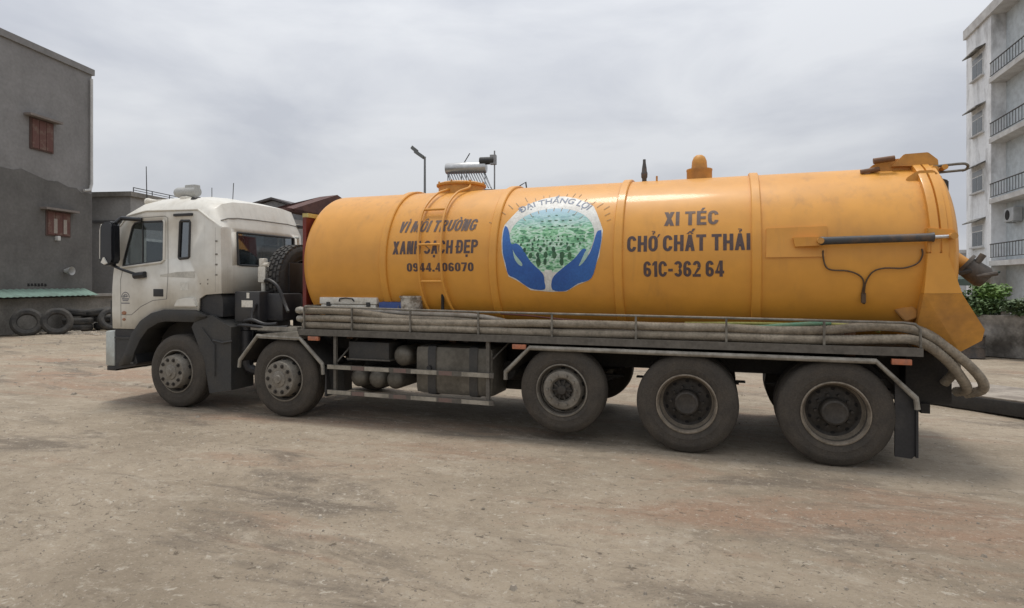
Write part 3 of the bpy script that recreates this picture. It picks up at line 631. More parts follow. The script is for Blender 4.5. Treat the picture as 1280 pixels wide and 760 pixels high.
# ladder
for xs_ in (((-3.62,1.35),(-3.70,1.10),(-3.745,.80),(-3.745,.55),(-3.715,.25),(-3.69,-.12),(-3.686,-.33),(-3.664,-.56),(-3.63,-.72)), ((-3.33,1.35),(-3.40,1.10),(-3.425,.80),(-3.41,.5),(-3.385,.15),(-3.37,-.1),(-3.362,-.29),(-3.315,-.56),(-3.27,-.72))):
    pts = [onT(x, s, .055) for x, s in xs_]
    a = onT(xs_[0][0]-.02, 1.45, .14); pts = [Vector((a.x, CY-.02, CZ+RT+.06)), Vector((a.x-.02, CY-.17, CZ+RT+.115))]+pts
    obj('ladder_rail', MB().tube(pts, .017, 8, sub=4), YEL, T)
for (xa, xb, s) in ((-3.75,-3.425,.715),(-3.71,-3.39,.208),(-3.686,-3.364,-.246)):
    obj('ladder_rung', MB().cyl(onT(xa,s,.055), onT(xb,s,.055), .016, 8), YEL, T)
obj('ladder_rung', MB().cyl((-3.66,CY-.3,CZ+RT+.095),(-3.36,CY-.3,CZ+RT+.095),.013,8), YEL, T)

# --- deck, hose rack ------------------------------------------------------
obj('deck_plate', MB().box(-5.42, 1.80, .01, .62, 1.205, 1.222), DECK, T)
obj('deck_plate', MB().box(-5.42, 1.80, 1.9, 2.49, 1.205, 1.222), DECK, T)
obj('deck_edge_channel', MB().box(-5.44, 1.82, -.012, .03, 1.145, 1.226).box(-5.44,1.82,.031,.07,1.145,1.155), DECK, T)
obj('deck_edge_channel', MB().box(-5.44, 1.82, 2.47, 2.51, 1.13, 1.226), DECK, T)
m = MB()
for x in (-5.0,-4.0,-3.0,-2.2,-1.0,.3,1.5):
    m.box(x-.03, x+.03, .08, .85, 1.12, 1.2); m.box(x-.03, x+.03, 1.66, 2.42, 1.12, 1.2)
objs('deck_bracket', m, CHAS, T)
HRK = obj('hose_rack_rail', MB().tube([(-5.38,.5,1.535),(-5.385,.1,1.535),(-5.35,.02,1.533),(-4.6,.02,1.525),(-2.8,.02,1.50),(0,.02,1.482),(1.66,.02,1.468),(1.76,.02,1.455),(1.80,.02,1.41),(1.805,.02,1.23)], .013, 8), RAIL, T)
for x in (-5.36, -4.60, -3.737, -2.804, -1.876, -.908, .04, .969):
    obj('rack_post', MB().box(x-.011, x+.011, .005, .027, 1.227, 1.488-.0095*(x+1)), RAIL, HRK)
# fender tubes
def fender(pts, r=.026): return obj('fender_frame', MB().tube([(x, .0, z) for x, z in pts], r, 10), TUBE, T)
fa = [(-6.455,.66),(-6.441,.762),(-6.131,1.113),(-5.415,1.100),(-5.052,.768),(-5.04,.629)]
fender(fa)
obj('fender_plate', MB().prism([(-6.14,1.13),(-5.44,1.185),(-5.40,1.09),(-5.46,1.075),(-6.10,1.085)], -.02, .5), TUBE, T)
fb = [(-2.445,.70),(-2.445,.789),(-2.144,1.09),(1.424,1.085),(1.761,.742),(1.774,.635)]
fender(fb)
obj('fender_plate', MB().loft([[(x,.03,z-.02) for x, z in fb[1:5]],[(x,.62,z-.02) for x, z in fb[1:5]]], close=False), CHAS, T)
obj('fender_plate', MB().loft([[(x,.03,z-.02) for x, z in fa[1:5]],[(x,.5,z-.02) for x, z in fa[1:5]]], close=False), CHAS, T)
for (x0, x1, z0, z1) in ((1.77,1.79,.16,.72), (-5.03,-5.01,.33,.72)):
    obj('mud_flap', MB().box(x0, x1, .03, .62, z0, z1), BLK, T)
obj('mud_flap', MB().prism([(1.60,.95),(1.775,.73),(1.79,.2),(1.74,.14),(1.60,.15)], .06, .09), BLK, T)
obj('mud_flap', MB().loft([[(-5.03,.05,.70),(-4.95,.3,.70),(-4.95,.34,.35),(-5.06,.05,.33)],[(-5.02,.05,.70),(-4.94,.3,.70),(-4.94,.34,.35),(-5.05,.05,.33)]]), GRYP, T)
for x, z in ((-5.193,1.106),(-2.273,1.098),(1.641,1.088)):
    obj('marker_lamp', MB().box(x-.085, x+.085, -.015, .03, z-.028, z+.028, .006), ORG, T)
# side guard
SG = obj('side_guard', MB().box(-4.90,-4.86,.03,.07,.40,1.15).box(-2.71,-2.665,.03,.07,.40,1.15).box(-4.98,-2.60,.0,.028,.372,.43).box(-4.98,-2.60,.0,.028,.705,.765).tube([(-2.63,.06,.93),(-2.50,.3,1.12)],.012,6).tube([(-4.86,.06,.80),(-4.7,.3,1.1)],.012,6), DECK, T)
for z0, z1 in ((.372,.43),(.705,.765)):
    for i, x in enumerate((-4.97,-4.40,-3.72,-3.02)):
        obj('reflective_tape', MB().box(x, x+.36, -.003, -.0005, z0+.004, z1-.004), GRYR, SG)
    for i, x in enumerate((-4.59,-3.97,-3.33)):
        obj('reflective_tape', MB().box(x, x+.18, -.003, -.0005, z0+.004, z1-.004), REDR, SG)
FT = obj('fuel_tank', MB().box(-3.72, -2.64, .10, .68, .44, 1.06, .09), ALU, T)
for x in (-3.47, -2.90):
    obj('tank_strap', MB().box(x-.03, x+.03, .088, .70, .43, 1.07, .085), GRYP, FT)
obj('fuel_cap', MB().lathe([(.0005,.062),(.03,.06),(.035,.09),(.035,.10)], (-3.50,0,.78), 'Y', 16), BLK, FT)
for x, z in ((-4.60,.585),(-4.32,.585),(-4.05,.585)):
    obj('air_tank', MB().lathe([(.0005,.10),(.06,.103),(.10,.125),(.122,.16),(.125,.2),(.125,.8),(.0005,.82)], (x,.02,z), 'Y', 28), ALU, T)
obj('air_tank', MB().lathe([(.0005,.10),(.06,.103),(.11,.125),(.132,.16),(.135,.2),(.135,.8),(.0005,.82)], (-3.93,.02,.905), 'Y', 28), ALU, T)
BB = obj('battery_box', MB().box(-4.74,-4.12,.14,.6,.84,1.07,.02), GRYP, T)
obj('box_lid', MB().box(-4.76,-4.10,.125,.61,.825,.845,.004), DECK, BB)
obj('under_frame_gear', MB().box(-4.8,-2.7,.62,.70,.5,1.1).cyl((-2.55,.4,.75),(-2.3,.9,.7),.12).box(-2.9,-2.3,.75,.82,.45,.8), CHAS, T)
obj('silencer', MB().cyl((-2.6,.95,.62),(-2.25,.95,.62),.2,18), CHAS, T)

FAR_LIGHT_BLOCK = obj('fuel_tank', MB().box(-4.9, -3.3, 1.85, 2.42, .40, 1.06, .08), ALU, T)  # unseen far-side tank, added to block light under the truck
obj('added_light_block_box', MB().box(-3.2, -2.4, 1.85, 2.42, .42, 1.06, .02), BLKBOX, T)  # added unseen box that keeps far-side light off the ground below
obj('mud_flap', MB().box(-2.42, -2.40, 1.9, 2.45, .2, 1.0), BLK, T)  # unseen far flap, added with the boxes to cut light underneath
obj('added_light_block_sheet', MB().box(-5.4, 1.78, .63, 1.89, 1.10, 1.112), CHAS, T)  # added sheet closing the underbody so less light gets through

# --- cab ---------------------------------------------------------------------
YS = .07
SIDE = [(-9.02,1.14),(-9.035,1.45),(-9.03,1.76),(-9.01,1.98),(-8.87,2.72),(-8.70,2.88),(-8.30,2.945),(-7.95,2.94),(-7.30,2.925),(-7.10,2.80),(-6.86,2.66),(-6.85,2.10),(-6.85,1.70),(-7.15,1.68),(-7.27,1.62),(-7.28,1.44),(-7.60,1.44),(-8.00,1.425),(-8.30,1.33),(-8.50,1.14)]
# station profiles: (front/top/rear polyline from front foot over the roof to rear foot)
def prof(k, y):
    base = [(-9.02,1.14),(-9.035,1.45),(-9.03,1.76),(-9.01,1.98),(-8.87,2.72),(-8.70,2.88),(-8.30,2.945),(-7.95,2.94),(-7.30,2.925),(-7.10,2.80),(-6.86,2.66),(-6.85,2.10),(-6.85,1.70)]
    full = [(-9.12,1.14),(-9.16,1.45),(-9.15,1.76),(-9.11,1.98),(-9.0,2.74),(-8.93,2.98),(-8.66,3.14),(-8.20,3.215),(-7.45,3.20),(-7.02,3.10),(-6.87,2.68),(-6.84,2.10),(-6.84,1.70)]
    return [(a[0]+(f[0]-a[0])*k, y, a[1]+(f[1]-a[1])*k) for a, f in zip(base, full)]
stn = [(0,YS),(.14,YS+.02),(.45,.15),(.76,.27),(.92,.46),(1,.8),(1,1.25),(1,1.55),(.92,1.85),(.76,2.10),(.45,2.25),(.14,2.34),(0,2.36)]
def rearshift(p, y):                                              # the far rear corner is well rounded
    q = max(0, (y-1.55))/.81
    return (p[0]-(.50*q**2.2 if p[0] > -7.35 else 0), p[1], p[2])
m = MB(); rg = [[rearshift(p, y) for p in prof(k, y)] for k, y in stn]
vs = [[m.b.verts.new(p) for p in r] for r in rg]
for i in range(len(vs)-1):
    for j in range(len(rg[0])-1):
        if j == 3 and 1 <= i <= 10: continue                       # windscreen opening
        if j == 10 and 3 <= i <= 7: continue                       # rear window band, framed below
        m.b.faces.new((vs[i][j], vs[i+1][j], vs[i+1][j+1], vs[i][j+1]))
wband = [[(v[10].co.copy(), v[11].co.copy()) for v in vs][i] for i in range(3, 9)]
# frame of the rear window inside that band
def lerp(a, b, t): return a+(b-a)*t
for a, b in zip(wband, wband[1:]):
    for t0, t1 in ((0,.12),(.97,1)):
        m.poly([lerp(a[0],a[1],t0), lerp(b[0],b[1],t0), lerp(b[0],b[1],t1), lerp(a[0],a[1],t1)])
for a, b, f in ((wband[0], wband[1], 0), (wband[-1], wband[-2], 1)):
    q = .6
    m.poly([lerp(a[0],a[1],.12), lerp(lerp(a[0],a[1],.12), lerp(b[0],b[1],.12), q), lerp(lerp(a[0],a[1],.97), lerp(b[0],b[1],.97), q), lerp(a[0],a[1],.97)])
rearpane = [[lerp(a[0],a[1],.12), lerp(a[0],a[1],.97)] for a in wband]
screen = [[vs[i][3].co.copy(), vs[i][4].co.copy()] for i in range(1, 12)]
seamline = [vs[i][9].co.lerp(vs[i][10].co, .62) for i in range(2, 10)]
# side skins with window holes
DW = [(-8.80,2.115),(-8.785,2.20),(-8.60,2.72),(-8.55,2.77),(-8.46,2.785),(-7.985,2.785),(-7.955,2.76),(-7.965,2.21),(-7.99,2.185)]
SW = [(-7.66,2.23),(-7.64,2.215),(-7.475,2.225),(-7.455,2.24),(-7.437,2.75),(-7.45,2.77),(-7.615,2.775),(-7.63,2.76)]
for y, wins in ((YS, (DW, SW)), (2.36, (DW,))):
    b = bmesh.new(); ed = []
    loops = [SIDE if y < 1 else [((x-.5) if x > -7.12 else x, z) for x, z in SIDE]]+list(wins)
    for lp in loops:
        v = [b.verts.new((x, y, z)) for x, z in lp]
        ed += [b.edges.new((v[i], v[(i+1) % len(v)])) for i in range(len(v))]
    bmesh.ops.triangle_fill(b, use_beauty=True, use_dissolve=False, edges=ed)
    bad = []
    for f in b.faces:                                             # drop anything filled inside a window
        c = f.calc_center_median()
        for wl in wins:
            inside = False
            for i in range(len(wl)):
                (xa, za), (xb, zb) = wl[i], wl[(i+1) % len(wl)]
                if (za > c.z) != (zb > c.z) and c.x < (xb-xa)*(c.z-za)/(zb-za)+xa: inside = not inside
            if inside: bad.append(f)
    bmesh.ops.delete(b, geom=list(set(bad)), context='FACES_ONLY')
    me = bpy.data.meshes.new('tmp'); b.to_mesh(me); b.free(); m.b.from_mesh(me); bpy.data.meshes.remove(me)
CAB = obj('cab', m, WHT, T, ang=32)
sm_ = CAB.modifiers.new('shell', 'SOLIDIFY'); sm_.thickness = .035; sm_.offset = -1
def pane(name, pts, y, mt, par): return obj(name, MB().prism(pts, y, y+.005), mt, par)
def gasket(name, pts, y, r, mt, par):
    q = [(x, y, z) for x, z in pts]; return obj(name, MB().tube(q+[q[0]], r, 6, cap=False), mt, par)
pane('door_window', DW, YS+.012, GLS, CAB); gasket('window_seal', DW, YS+.004, .014, BLK, CAB)
pane('side_window', SW, YS+.012, GLR, CAB); gasket('window_seal', SW, YS+.004, .02, BLK, CAB)
pane('far_door_window', DW, 2.35, GLS, CAB)
obj('window_trim', MB().tube([(x*1.0+.0, YS-.004, z) for x, z in ((-8.83,2.09),(-8.0,2.165),(-7.945,2.2),(-7.935,2.77),(-7.96,2.80))], .017, 8), WHT, CAB)
obj('quarter_bar', MB().tube([(-8.40,YS+.015,2.16),(-8.40,YS+.015,2.77)], .012, 6), BLK, CAB)
obj('windscreen', MB().loft([[a, c] for a, c in screen], close=False), GLW, CAB)
obj('roof_seam', MB().tube([(vs_.x+.004, vs_.y, vs_.z) for vs_ in seamline], .009, 6), mat('shut_line', (.22,.21,.19), .8), CAB)
obj('rear_window', MB().loft([[Vector((a.x-.012,a.y,a.z)), Vector((c.x-.012,c.y,c.z))] for a, c in rearpane], close=False), GLR, CAB)
rp = [a for a, c in rearpane]; rq = [c for a, c in rearpane]
rp[0] = lerp(rp[0], rp[1], .6); rq[0] = lerp(rq[0], rq[1], .6); rp[-1] = lerp(rp[-1], rp[-2], .6); rq[-1] = lerp(rq[-1], rq[-2], .6)
loop = rp+rq[::-1]; obj('rear_window_seal', MB().tube(loop+[loop[0]], .016, 6, cap=False), BLK, CAB)
# door shut lines, strip, handle, step, lamps, badge, fasteners
def seam(pts, r=.006): return obj('door_seam', MB().tube([(x, YS+.001, z) for x, z in pts], r, 4), mat('shut_line', (.22,.21,.19), .8), CAB)
seam([(-8.50,2.85),(-7.93,2.86),(-7.875,2.83),(-7.87,2.0),(-7.90,1.61),(-8.18,1.585),(-8.42,1.49),(-8.62,1.36),(-8.84,1.355)])
seam([(-8.84,1.17),(-8.85,1.9),(-8.79,2.12)])
seam([(-6.96,2.66),(-6.96,1.72)], .003)
obj('drip_rail', MB().tube([(-8.86,YS-.002,2.73),(-8.70,YS-.004,2.89),(-8.3,YS-.008,2.955),(-7.28,YS-.004,2.935),(-7.08,YS,2.80),(-6.88,YS+.02,2.67)], .014, 6), WHT, CAB)
obj('visor_trim', MB().box(-7.74,-7.38,YS-.03,YS+.01,2.845,2.885,.008), BLK, CAB)
obj('faded_strip', MB().prism([(-8.03,1.95),(-7.35,1.925),(-7.34,2.025),(-7.7,2.015),(-8.03,1.975)], YS-.003, YS-.001), mat('faded_decal', (.50,.48,.42), .5), CAB)
DH = obj('door_handle', MB().box(-8.165,-7.965,YS-.006,YS+.02,1.645,1.76,.006), BLK, CAB)
obj('cab_step', MB().prism([(-7.72,1.50),(-7.66,1.60),(-7.5,1.63),(-7.32,1.63),(-7.28,1.50)], YS-.045, YS+.02, .012), WHT, CAB)
obj('access_panel', MB().box(-7.63,-7.47,YS-.004,YS-.001,1.74,1.86), mat('pale_panel', (.62,.60,.53), .5), CAB)
for z, r in ((1.385,.05), (1.285,.036)):
    obj('side_indicator', MB().lathe([(.0005,-.014),(r*.8,-.012),(r,.0),(r,.02)], (-8.775,YS,z), 'Y', 18, squash=.62), mat('brown_amber_lens', (.36,.17,.09), .35), CAB)
m = MB()
for x, z in ((-6.94,2.46),(-6.94,2.27),(-6.94,2.12),(-6.94,1.97)): m.box(x-.02,x+.02,YS-.006,YS,z-.012,z+.012)
for x, z in ((-7.24,1.84),(-7.10,1.84),(-7.10,1.90)): m.cyl((x,YS-.005,z),(x,YS+.002,z),.012,8)
stuff(obj('body_plugs', m, TUBE, CAB))
b = MB()
arcs = [(.085+.0, 0), (.06, 0)]
cxb, czb = -8.745, 1.625
for r0, r1, a0, a1 in ((.075,.088,0,pi),(.045,.055,.2,pi-.2)):
    n = 14
    for i in range(n):
        t0, t1 = a0+(a1-a0)*i/n, a0+(a1-a0)*(i+1)/n
        b.poly([(cxb+r0*cos(t0),YS-.003,czb+r0*sin(t0)),(cxb+r1*cos(t0),YS-.003,czb+r1*sin(t0)),(cxb+r1*cos(t1),YS-.003,czb+r1*sin(t1)),(cxb+r0*cos(t1),YS-.003,czb+r0*sin(t1))])
for x0, x1, z0, z1 in ((-.075,.075,-.03,-.012),(-.06,.06,-.055,-.04),(-.088,.088,-.095,-.08),(-.03,-.01,0,.035),(.0,.03,.005,.03),(-.06,-.04,-.005,.02)):
    b.poly([(cxb+x0,YS-.003,czb+z0),(cxb+x1,YS-.003,czb+z0),(cxb+x1,YS-.003,czb+z1),(cxb+x0,YS-.003,czb+z1)])
stuff(obj('door_badge', b, mat('badge_grey_print', (.16,.16,.17), .5), CAB))
# wheel arch and bumper
ao = [(-8.86,.58),(-8.72,.80),(-8.58,1.08),(-8.40,1.28),(-8.18,1.40),(-7.95,1.455),(-7.30,1.455),(-7.10,1.38)]
ai = [(-8.60,.60),(-8.54,.78),(-8.42,.98),(-8.26,1.15),(-8.05,1.25),(-7.90,1.275),(-7.36,1.275),(-7.12,1.34)]
m = MB(); rr = []
for (xa, za), (xb, zb) in zip(ao, ai):
    rr.append([(xa,.10,za),(xa,.035,za-.01),(lerp(xa,xb,.5),.02,lerp(za,zb,.5)),(xb,.05,zb),(xb,.45,zb)])
m.loft(rr, close=False); AR = obj('wheel_arch', m, GRYP, T, ang=50)
so2 = AR.modifiers.new('shell', 'SOLIDIFY'); so2.thickness = .02
BM = obj('front_bumper', MB().box(-9.17,-8.975,.06,2.38,.55,1.10,.03), mat('bumper_pale_white', (.46,.49,.46), .45, (.36,.36,.32), 5), T)
obj('bumper_lip', MB().box(-9.16,-8.96,.08,2.36,.475,.548,.01), BLK, BM)
obj('bumper_side', MB().prism([(-8.972,.50),(-8.972,1.13),(-8.56,1.13),(-8.62,.95),(-8.50,.62),(-8.55,.575)], .075, .5), BLK, BM)
obj('side_step', MB().prism([(-8.93,.62),(-8.93,1.0),(-8.64,.98),(-8.58,.66)], .062, .074).box(-8.95,-8.60,.045,.075,.985,1.015).box(-8.92,-8.55,.045,.075,.605,.635), GRYP, BM)
obj('front_grille', MB().box(-9.175,-9.13,.3,2.1,1.15,1.62), BLK, CAB)
obj('corner_vent', MB().prism([(-9.075,1.22),(-9.075,1.58),(-9.045,1.58),(-9.045,1.22)], YS+.005, YS+.03), BLK, CAB)
for y in (.4, 2.02): obj('headlight', MB().box(-9.185,-9.16,y-.2,y+.2,.75,.98,.01), mat('headlight_lens', (.6,.62,.63), .15), BM)
obj('front_mudguard', MB().loft([[(-7.28,.06,1.38),(-7.0,.06,1.38),(-6.80,.06,1.27),(-6.66,.06,1.22),(-6.66,.06,.31),(-7.06,.06,.245),(-7.14,.06,.62),(-7.30,.06,1.0),(-7.40,.06,1.2)],[(-7.28,.5,1.38),(-7.0,.5,1.38),(-6.80,.5,1.27),(-6.66,.5,1.22),(-6.66,.5,.31),(-7.06,.5,.245),(-7.14,.5,.62),(-7.30,.5,1.0),(-7.40,.5,1.2)]]), GRYP, T)
obj('guard_rib', MB().tube([(-6.98,.05,1.02),(-6.80,.045,.99),(-6.63,.05,1.02)], .014, 6).tube([(-7.2,.05,1.20),(-6.95,.045,.95),(-6.95,.045,.5)],.008,6), GRYP, T)
obj('cab_underbody', MB().box(-8.5,-6.9,.35,2.2,1.28,1.42), CHAS, T)
obj('fender_infill', MB().prism([(-7.285,1.44),(-7.285,1.615),(-7.15,1.675),(-6.90,1.69),(-6.86,1.62),(-6.86,1.36),(-7.1,1.36)], YS+.04, .6), BLK, CAB)
# mirrors
for s, y in ((-1, -.12), (1, 2.55)):
    MR = obj('wing_mirror', MB().prism([(-8.945,2.18),(-8.94,2.70),(-8.90,2.77),(-8.72,2.79),(-8.66,2.75),(-8.65,2.20),(-8.70,2.12),(-8.88,2.11)], y-.09, y+.05, .03), MIR, T)
    obj('mirror_edge', MB().tube([(-8.938,y-.075,2.22),(-8.935,y-.075,2.66),(-8.905,y-.075,2.74)], .010, 6), WHT, MR)
    objs('mirror_arm', MB().tube([(-8.70,y,2.77),(-8.66,y-s*.06,2.84),(-8.38,y-s*.17,2.82)], .03, 8).tube([(-8.80,y,2.13),(-8.64,y-s*.04,2.06),(-8.45,y-s*.17,1.97)], .022, 8).tube([(-8.50,y-s*.15,1.96),(-8.30,y-s*.16,1.98)], .05, 10), MIR, MR)
obj('mirror_patch', MB().prism([(-8.87,2.16),(-8.82,2.24),(-8.75,2.15),(-8.80,2.13)], -.235, -.212), WHT, T)
# roof fittings
AH = obj('air_horn', MB().lathe([(.062,-8.60),(.058,-8.57),(.04,-8.50),(.026,-8.4),(.022,-7.92),(.03,-7.90),(.03,-7.84),(.0005,-7.83)], (0,.33,3.135), 'X', 20), DIRTW, T)
obj('horn_bracket', MB().box(-8.53,-8.48,.29,.37,2.98,3.10), DIRTW, AH)
obj('horn_valve', MB().box(-7.86,-7.72,.26,.38,3.04,3.18,.025), DIRTW, AH)
obj('roof_lamp', MB().lathe([(.0005,-.05),(.05,-.045),(.065,-.02),(.065,.06)], (-7.56,.28,3.105), 'Y', 18), GRYP, T)
RB = obj('roof_beacon', MB().lathe([(.13,3.18),(.13,3.26),(.06,3.28)], (-8.40,.9,0), 'Z', 20).lathe([(.0005,-8.64),(.07,-8.63),(.088,-8.58),(.09,-8.22),(.08,-8.18),(.0005,-8.17)], (0,.9,3.36), 'X', 20), mat('grey_beacon', (.38,.38,.36), .4), T)
obj('beacon_cap', MB().box(-8.40,-8.18,.84,.96,3.38,3.475,.02), MATS['grey_beacon'], RB)
obj('antenna', MB().tube([(-8.61,.33,3.05),(-8.62,.33,3.28),(-8.63,.33,3.70)], [.02,.008,.006], 6), GRYP, T)
obj('antenna', MB().cyl((-8.6,1.6,3.1),(-8.6,1.6,3.55),.006,6), GRYP, T)
obj('antenna', MB().cyl((-7.45,.9,3.15),(-7.43,.9,3.46),.006,6), GRYP, T)
# cab inside
obj('dashboard', MB().prism([(-8.98,1.55),(-8.98,2.02),(-8.70,2.08),(-8.50,1.98),(-8.48,1.6)], .14, 2.28, .03), INT, CAB)
obj('steering_wheel', MB().tube([(-8.36+.1*cos(t)*1.0, .62+.22*sin(t), 2.10+.20*cos(t)*.75) for t in [2*pi*i/20 for i in range(21)]], .016, 6, cap=False).cyl((-8.36,.62,2.1),(-8.6,.62,1.9),.03), BLK, CAB)
for y in (.62, 1.78):
    ST = obj('cab_seat', MB().box(-8.10,-7.60,y-.25,y+.25,1.72,1.86,.04).prism([(-7.72,1.84),(-7.52,2.50),(-7.40,2.50),(-7.56,1.80)], y-.23, y+.23, .04), SEAT, CAB)
    obj('headrest', MB().box(-7.52,-7.40,y-.13,y+.13,2.52,2.70,.04), SEAT, ST)
obj('sleeper_bunk', MB().box(-7.35,-6.92,.16,2.0,1.75,1.95,.03), SEAT, CAB)
obj('cab_floor', MB().box(-8.95,-6.92,.13,2.3,1.46,1.5), INT, CAB)
obj('cab_lining', MB().box(-8.35,-7.02,.16,2.24,2.83,2.86), INT, CAB)
# behind the cab
FB = obj('air_filter_box', MB().box(-6.74,-6.28,.20,.72,1.28,1.73,.03), BLKBOX, T)
objs('filter_sticker', MB().box(-6.60,-6.40,.196,.199,1.50,1.60).box(-6.51,-6.46,.196,.199,1.63,1.71), DIRTW, FB)
obj('filter_outlet', MB().cyl((-6.62,.32,1.28),(-6.62,.32,1.16),.07,14).cyl((-6.62,.32,1.15),(-6.62,.32,.78),.085,14).tube([(-6.62,.32,.8),(-6.6,.34,.6),(-6.35,.45,.52),(-6.1,.5,.52)],.07,10,sub=3), BLKBOX, FB)
obj('pump_block', MB().box(-6.62,-6.10,.62,1.0,1.70,2.16,.03).box(-6.45,-6.0,.35,.8,1.30,1.70,.04).box(-6.2,-5.9,.8,2.1,1.15,1.5,.03), BLKBOX, T)
m = MB().box(-6.56,-6.42,.47,.60,1.86,2.10,.02).box(-6.55,-6.46,.48,.58,2.10,2.22,.02).tube([(-6.47,.5,2.12),(-6.36,.48,2.13)],.03,8).cyl((-6.5,.53,1.72),(-6.5,.53,1.88),.035,10)
obj('white_valve', m, DIRTW, T)
objs('gauge_plate', MB().box(-6.36,-6.30,.60,.618,1.93,2.02).box(-6.28,-6.24,.60,.618,1.93,2.02), DIRTW, T)
m = MB()
for pts in ([(-6.40,.45,1.88),(-6.25,.35,1.90),(-6.08,.34,1.80),(-5.95,.34,1.55),(-5.86,.3,1.44)], [(-6.5,.15,1.30),(-6.3,.08,1.33),(-6.1,.1,1.27),(-5.9,.12,1.28)], [(-6.6,.14,1.24),(-6.35,.06,1.25),(-6.0,.08,1.22),(-5.7,.1,1.24)], [(-6.33,.18,1.55),(-6.36,.15,1.40),(-6.33,.12,1.30)]):
    m.tube(pts, .024, 8, sub=5)
objs('air_hose', m, BLK, T)
obj('front_cross_tube', MB().box(-6.3,-5.5,.05,.12,1.19,1.24).box(-6.5,-5.5,.4,.5,1.14,1.22), TUBE, T)
obj('tank_bulkhead', MB().prism([(-5.72,1.2),(-5.72,2.80),(-5.66,2.80),(-5.66,1.2)], .44, 2.06), RED, T)
obj('bulkhead_lamp_bar', MB().box(-5.74,-5.64,.46,.80,2.80,2.86), mat('lamp_bar_yellow', (.55,.45,.16), .5), T)
SP = obj('spare_wheel', tyre_mb(.53,.29), RUBD, T, loc=(-6.12, .98, 1.90)); SP.matrix_parent_inverse = wm(T).inverted(); SP.rotation_euler = (0, 0, R(90))
m = MB()
for i in range(36):
    t = 2*pi*i/36
    for q, y in enumerate((.05, .11, .18, .24)):
        tt = t+.06*(q % 2); m.obox((.528*cos(tt), y, .528*sin(tt)), Vector((-sin(tt),0,cos(tt)))*.032, (0,.022,0), Vector((cos(tt),0,sin(tt)))*.016)
stuff(obj('tread_blocks', m, RUBF, SP, local=True))
obj('rim', MB().lathe([(.32,.03),(.30,.01),(.285,.08),(.26,.15),(.1,.14)], seg=36), STEELD, SP, local=True)
obj('spare_carrier', MB().box(-6.1,-5.6,1.1,1.2,1.35,1.42).box(-5.75,-5.65,.7,1.7,1.1,2.2), CHAS, T)
m = MB()                                                         # couplings on the hose ends at the rack front
for y, z in ((.12,1.475),(.14,1.36)):
    m.tube([(-5.56,y,z),(-5.50,y,z),(-5.46,y,z),(-5.40,y,z)], [.04,.055,.045,.05], 12)
objs('hose_coupling', m, mat('pale_coupling', (.36,.34,.29), .45, (.2,.18,.15), 9, metal=.4), T)

# ------------------------------------------------------------------ things carried on the rack
def hose(label, pts, r, mt, grp='hoses lying in the side rack', rib=0.):
    P = smooth([Vector(p) for p in pts], 16); n = sum((b-a).length for a, b in zip(P, P[1:]))
    if rib:                                                      # helically stiffened hose: fine ribs along the whole length
        step = .016; Q = [P[0]]; acc = 0
        for a, b in zip(P, P[1:]):
            L_ = (b-a).length
            if L_ < 1e-6: continue
            while acc+step <= L_+1e-9: acc += step; Q.append(a+(b-a)*(acc/L_))
            acc -= L_
        for k, q in enumerate(Q):
            f = k*step; w_ = min(1, f/.4, max(0, (2.0-q.x))/.3)
            q.z += .012*w_*mnoise.noise((f*1.1, r*90, len(pts)*1.7)); q.y += .018*w_*mnoise.noise((f*.9, r*50, 5+len(pts)))
        m = MB().tube(Q, [r*(1+(rib if k % 2 else -rib)) for k in range(len(Q))], 12)
    else: m = MB().tube(P, r, 10)
    return tag(obj('suction_hose', m, mt, ang=75), label, 'hose', grp)
hose('beige suction hose lying lowest against the outer rail of the rack', [(-5.42,.09,1.275),(-4.6,.09,1.272),(-3.8,.085,1.272),(-2.8,.085,1.27),(-1.8,.085,1.27),(-.9,.085,1.272),(0,.088,1.272),(.9,.09,1.275),(1.5,.09,1.30),(1.8,.11,1.29),(2.05,.2,1.12),(2.22,.3,.92),(2.30,.42,.79),(2.24,.55,.74)], .048, HOSE, rib=.035)
hose('beige suction hose running as second layer up and sagging over the rack end', [(-5.42,.10,1.37),(-4.7,.10,1.375),(-4.2,.10,1.36),(-3.7,.10,1.345),(-2.8,.095,1.36),(-1.9,.095,1.372),(-.9,.095,1.372),(0,.10,1.37),(.5,.10,1.355),(1.0,.11,1.372),(1.5,.12,1.42),(1.85,.16,1.36),(2.15,.22,1.16),(2.37,.30,.94),(2.43,.40,.80),(2.32,.52,.73)], .046, HOSE, rib=.035)
hose('beige suction hose lying topmost at the front of the rack, dipping behind the others', [(-5.42,.11,1.47),(-4.9,.11,1.468),(-4.5,.11,1.45),(-4.0,.13,1.40),(-3.6,.18,1.38),(-2.8,.22,1.36),(-1.8,.22,1.36),(0,.22,1.36),(.7,.22,1.38),(1.3,.24,1.43),(1.8,.26,1.40),(2.1,.34,1.22),(2.22,.45,1.0),(2.15,.55,.82)], .046, HOSE, rib=.035)
hose('thin pale hose lying on the inner side behind the other hoses', [(-4.9,.28,1.46),(-4.4,.27,1.47),(-3.9,.24,1.455),(-3.3,.22,1.45),(-2.8,.20,1.43),(-2,.3,1.30),(-.5,.33,1.28),(1.2,.33,1.30)], .030, mat('pale_hose', (.36,.33,.28), .65, (.25,.22,.18), 9))
hose('green hose curving along the rack above the beige hoses', [(.05,.12,1.395),(.35,.13,1.385),(.6,.13,1.41),(.9,.14,1.435),(1.05,.16,1.44)], .024, HOSEG)
hose('yellow green hose lying along the rack near the rear post', [(-.4,.3,1.40),(.3,.2,1.42),(.8,.2,1.42),(1.1,.16,1.43),(1.35,.16,1.41),(1.5,.22,1.36)], .016, HOSEY)
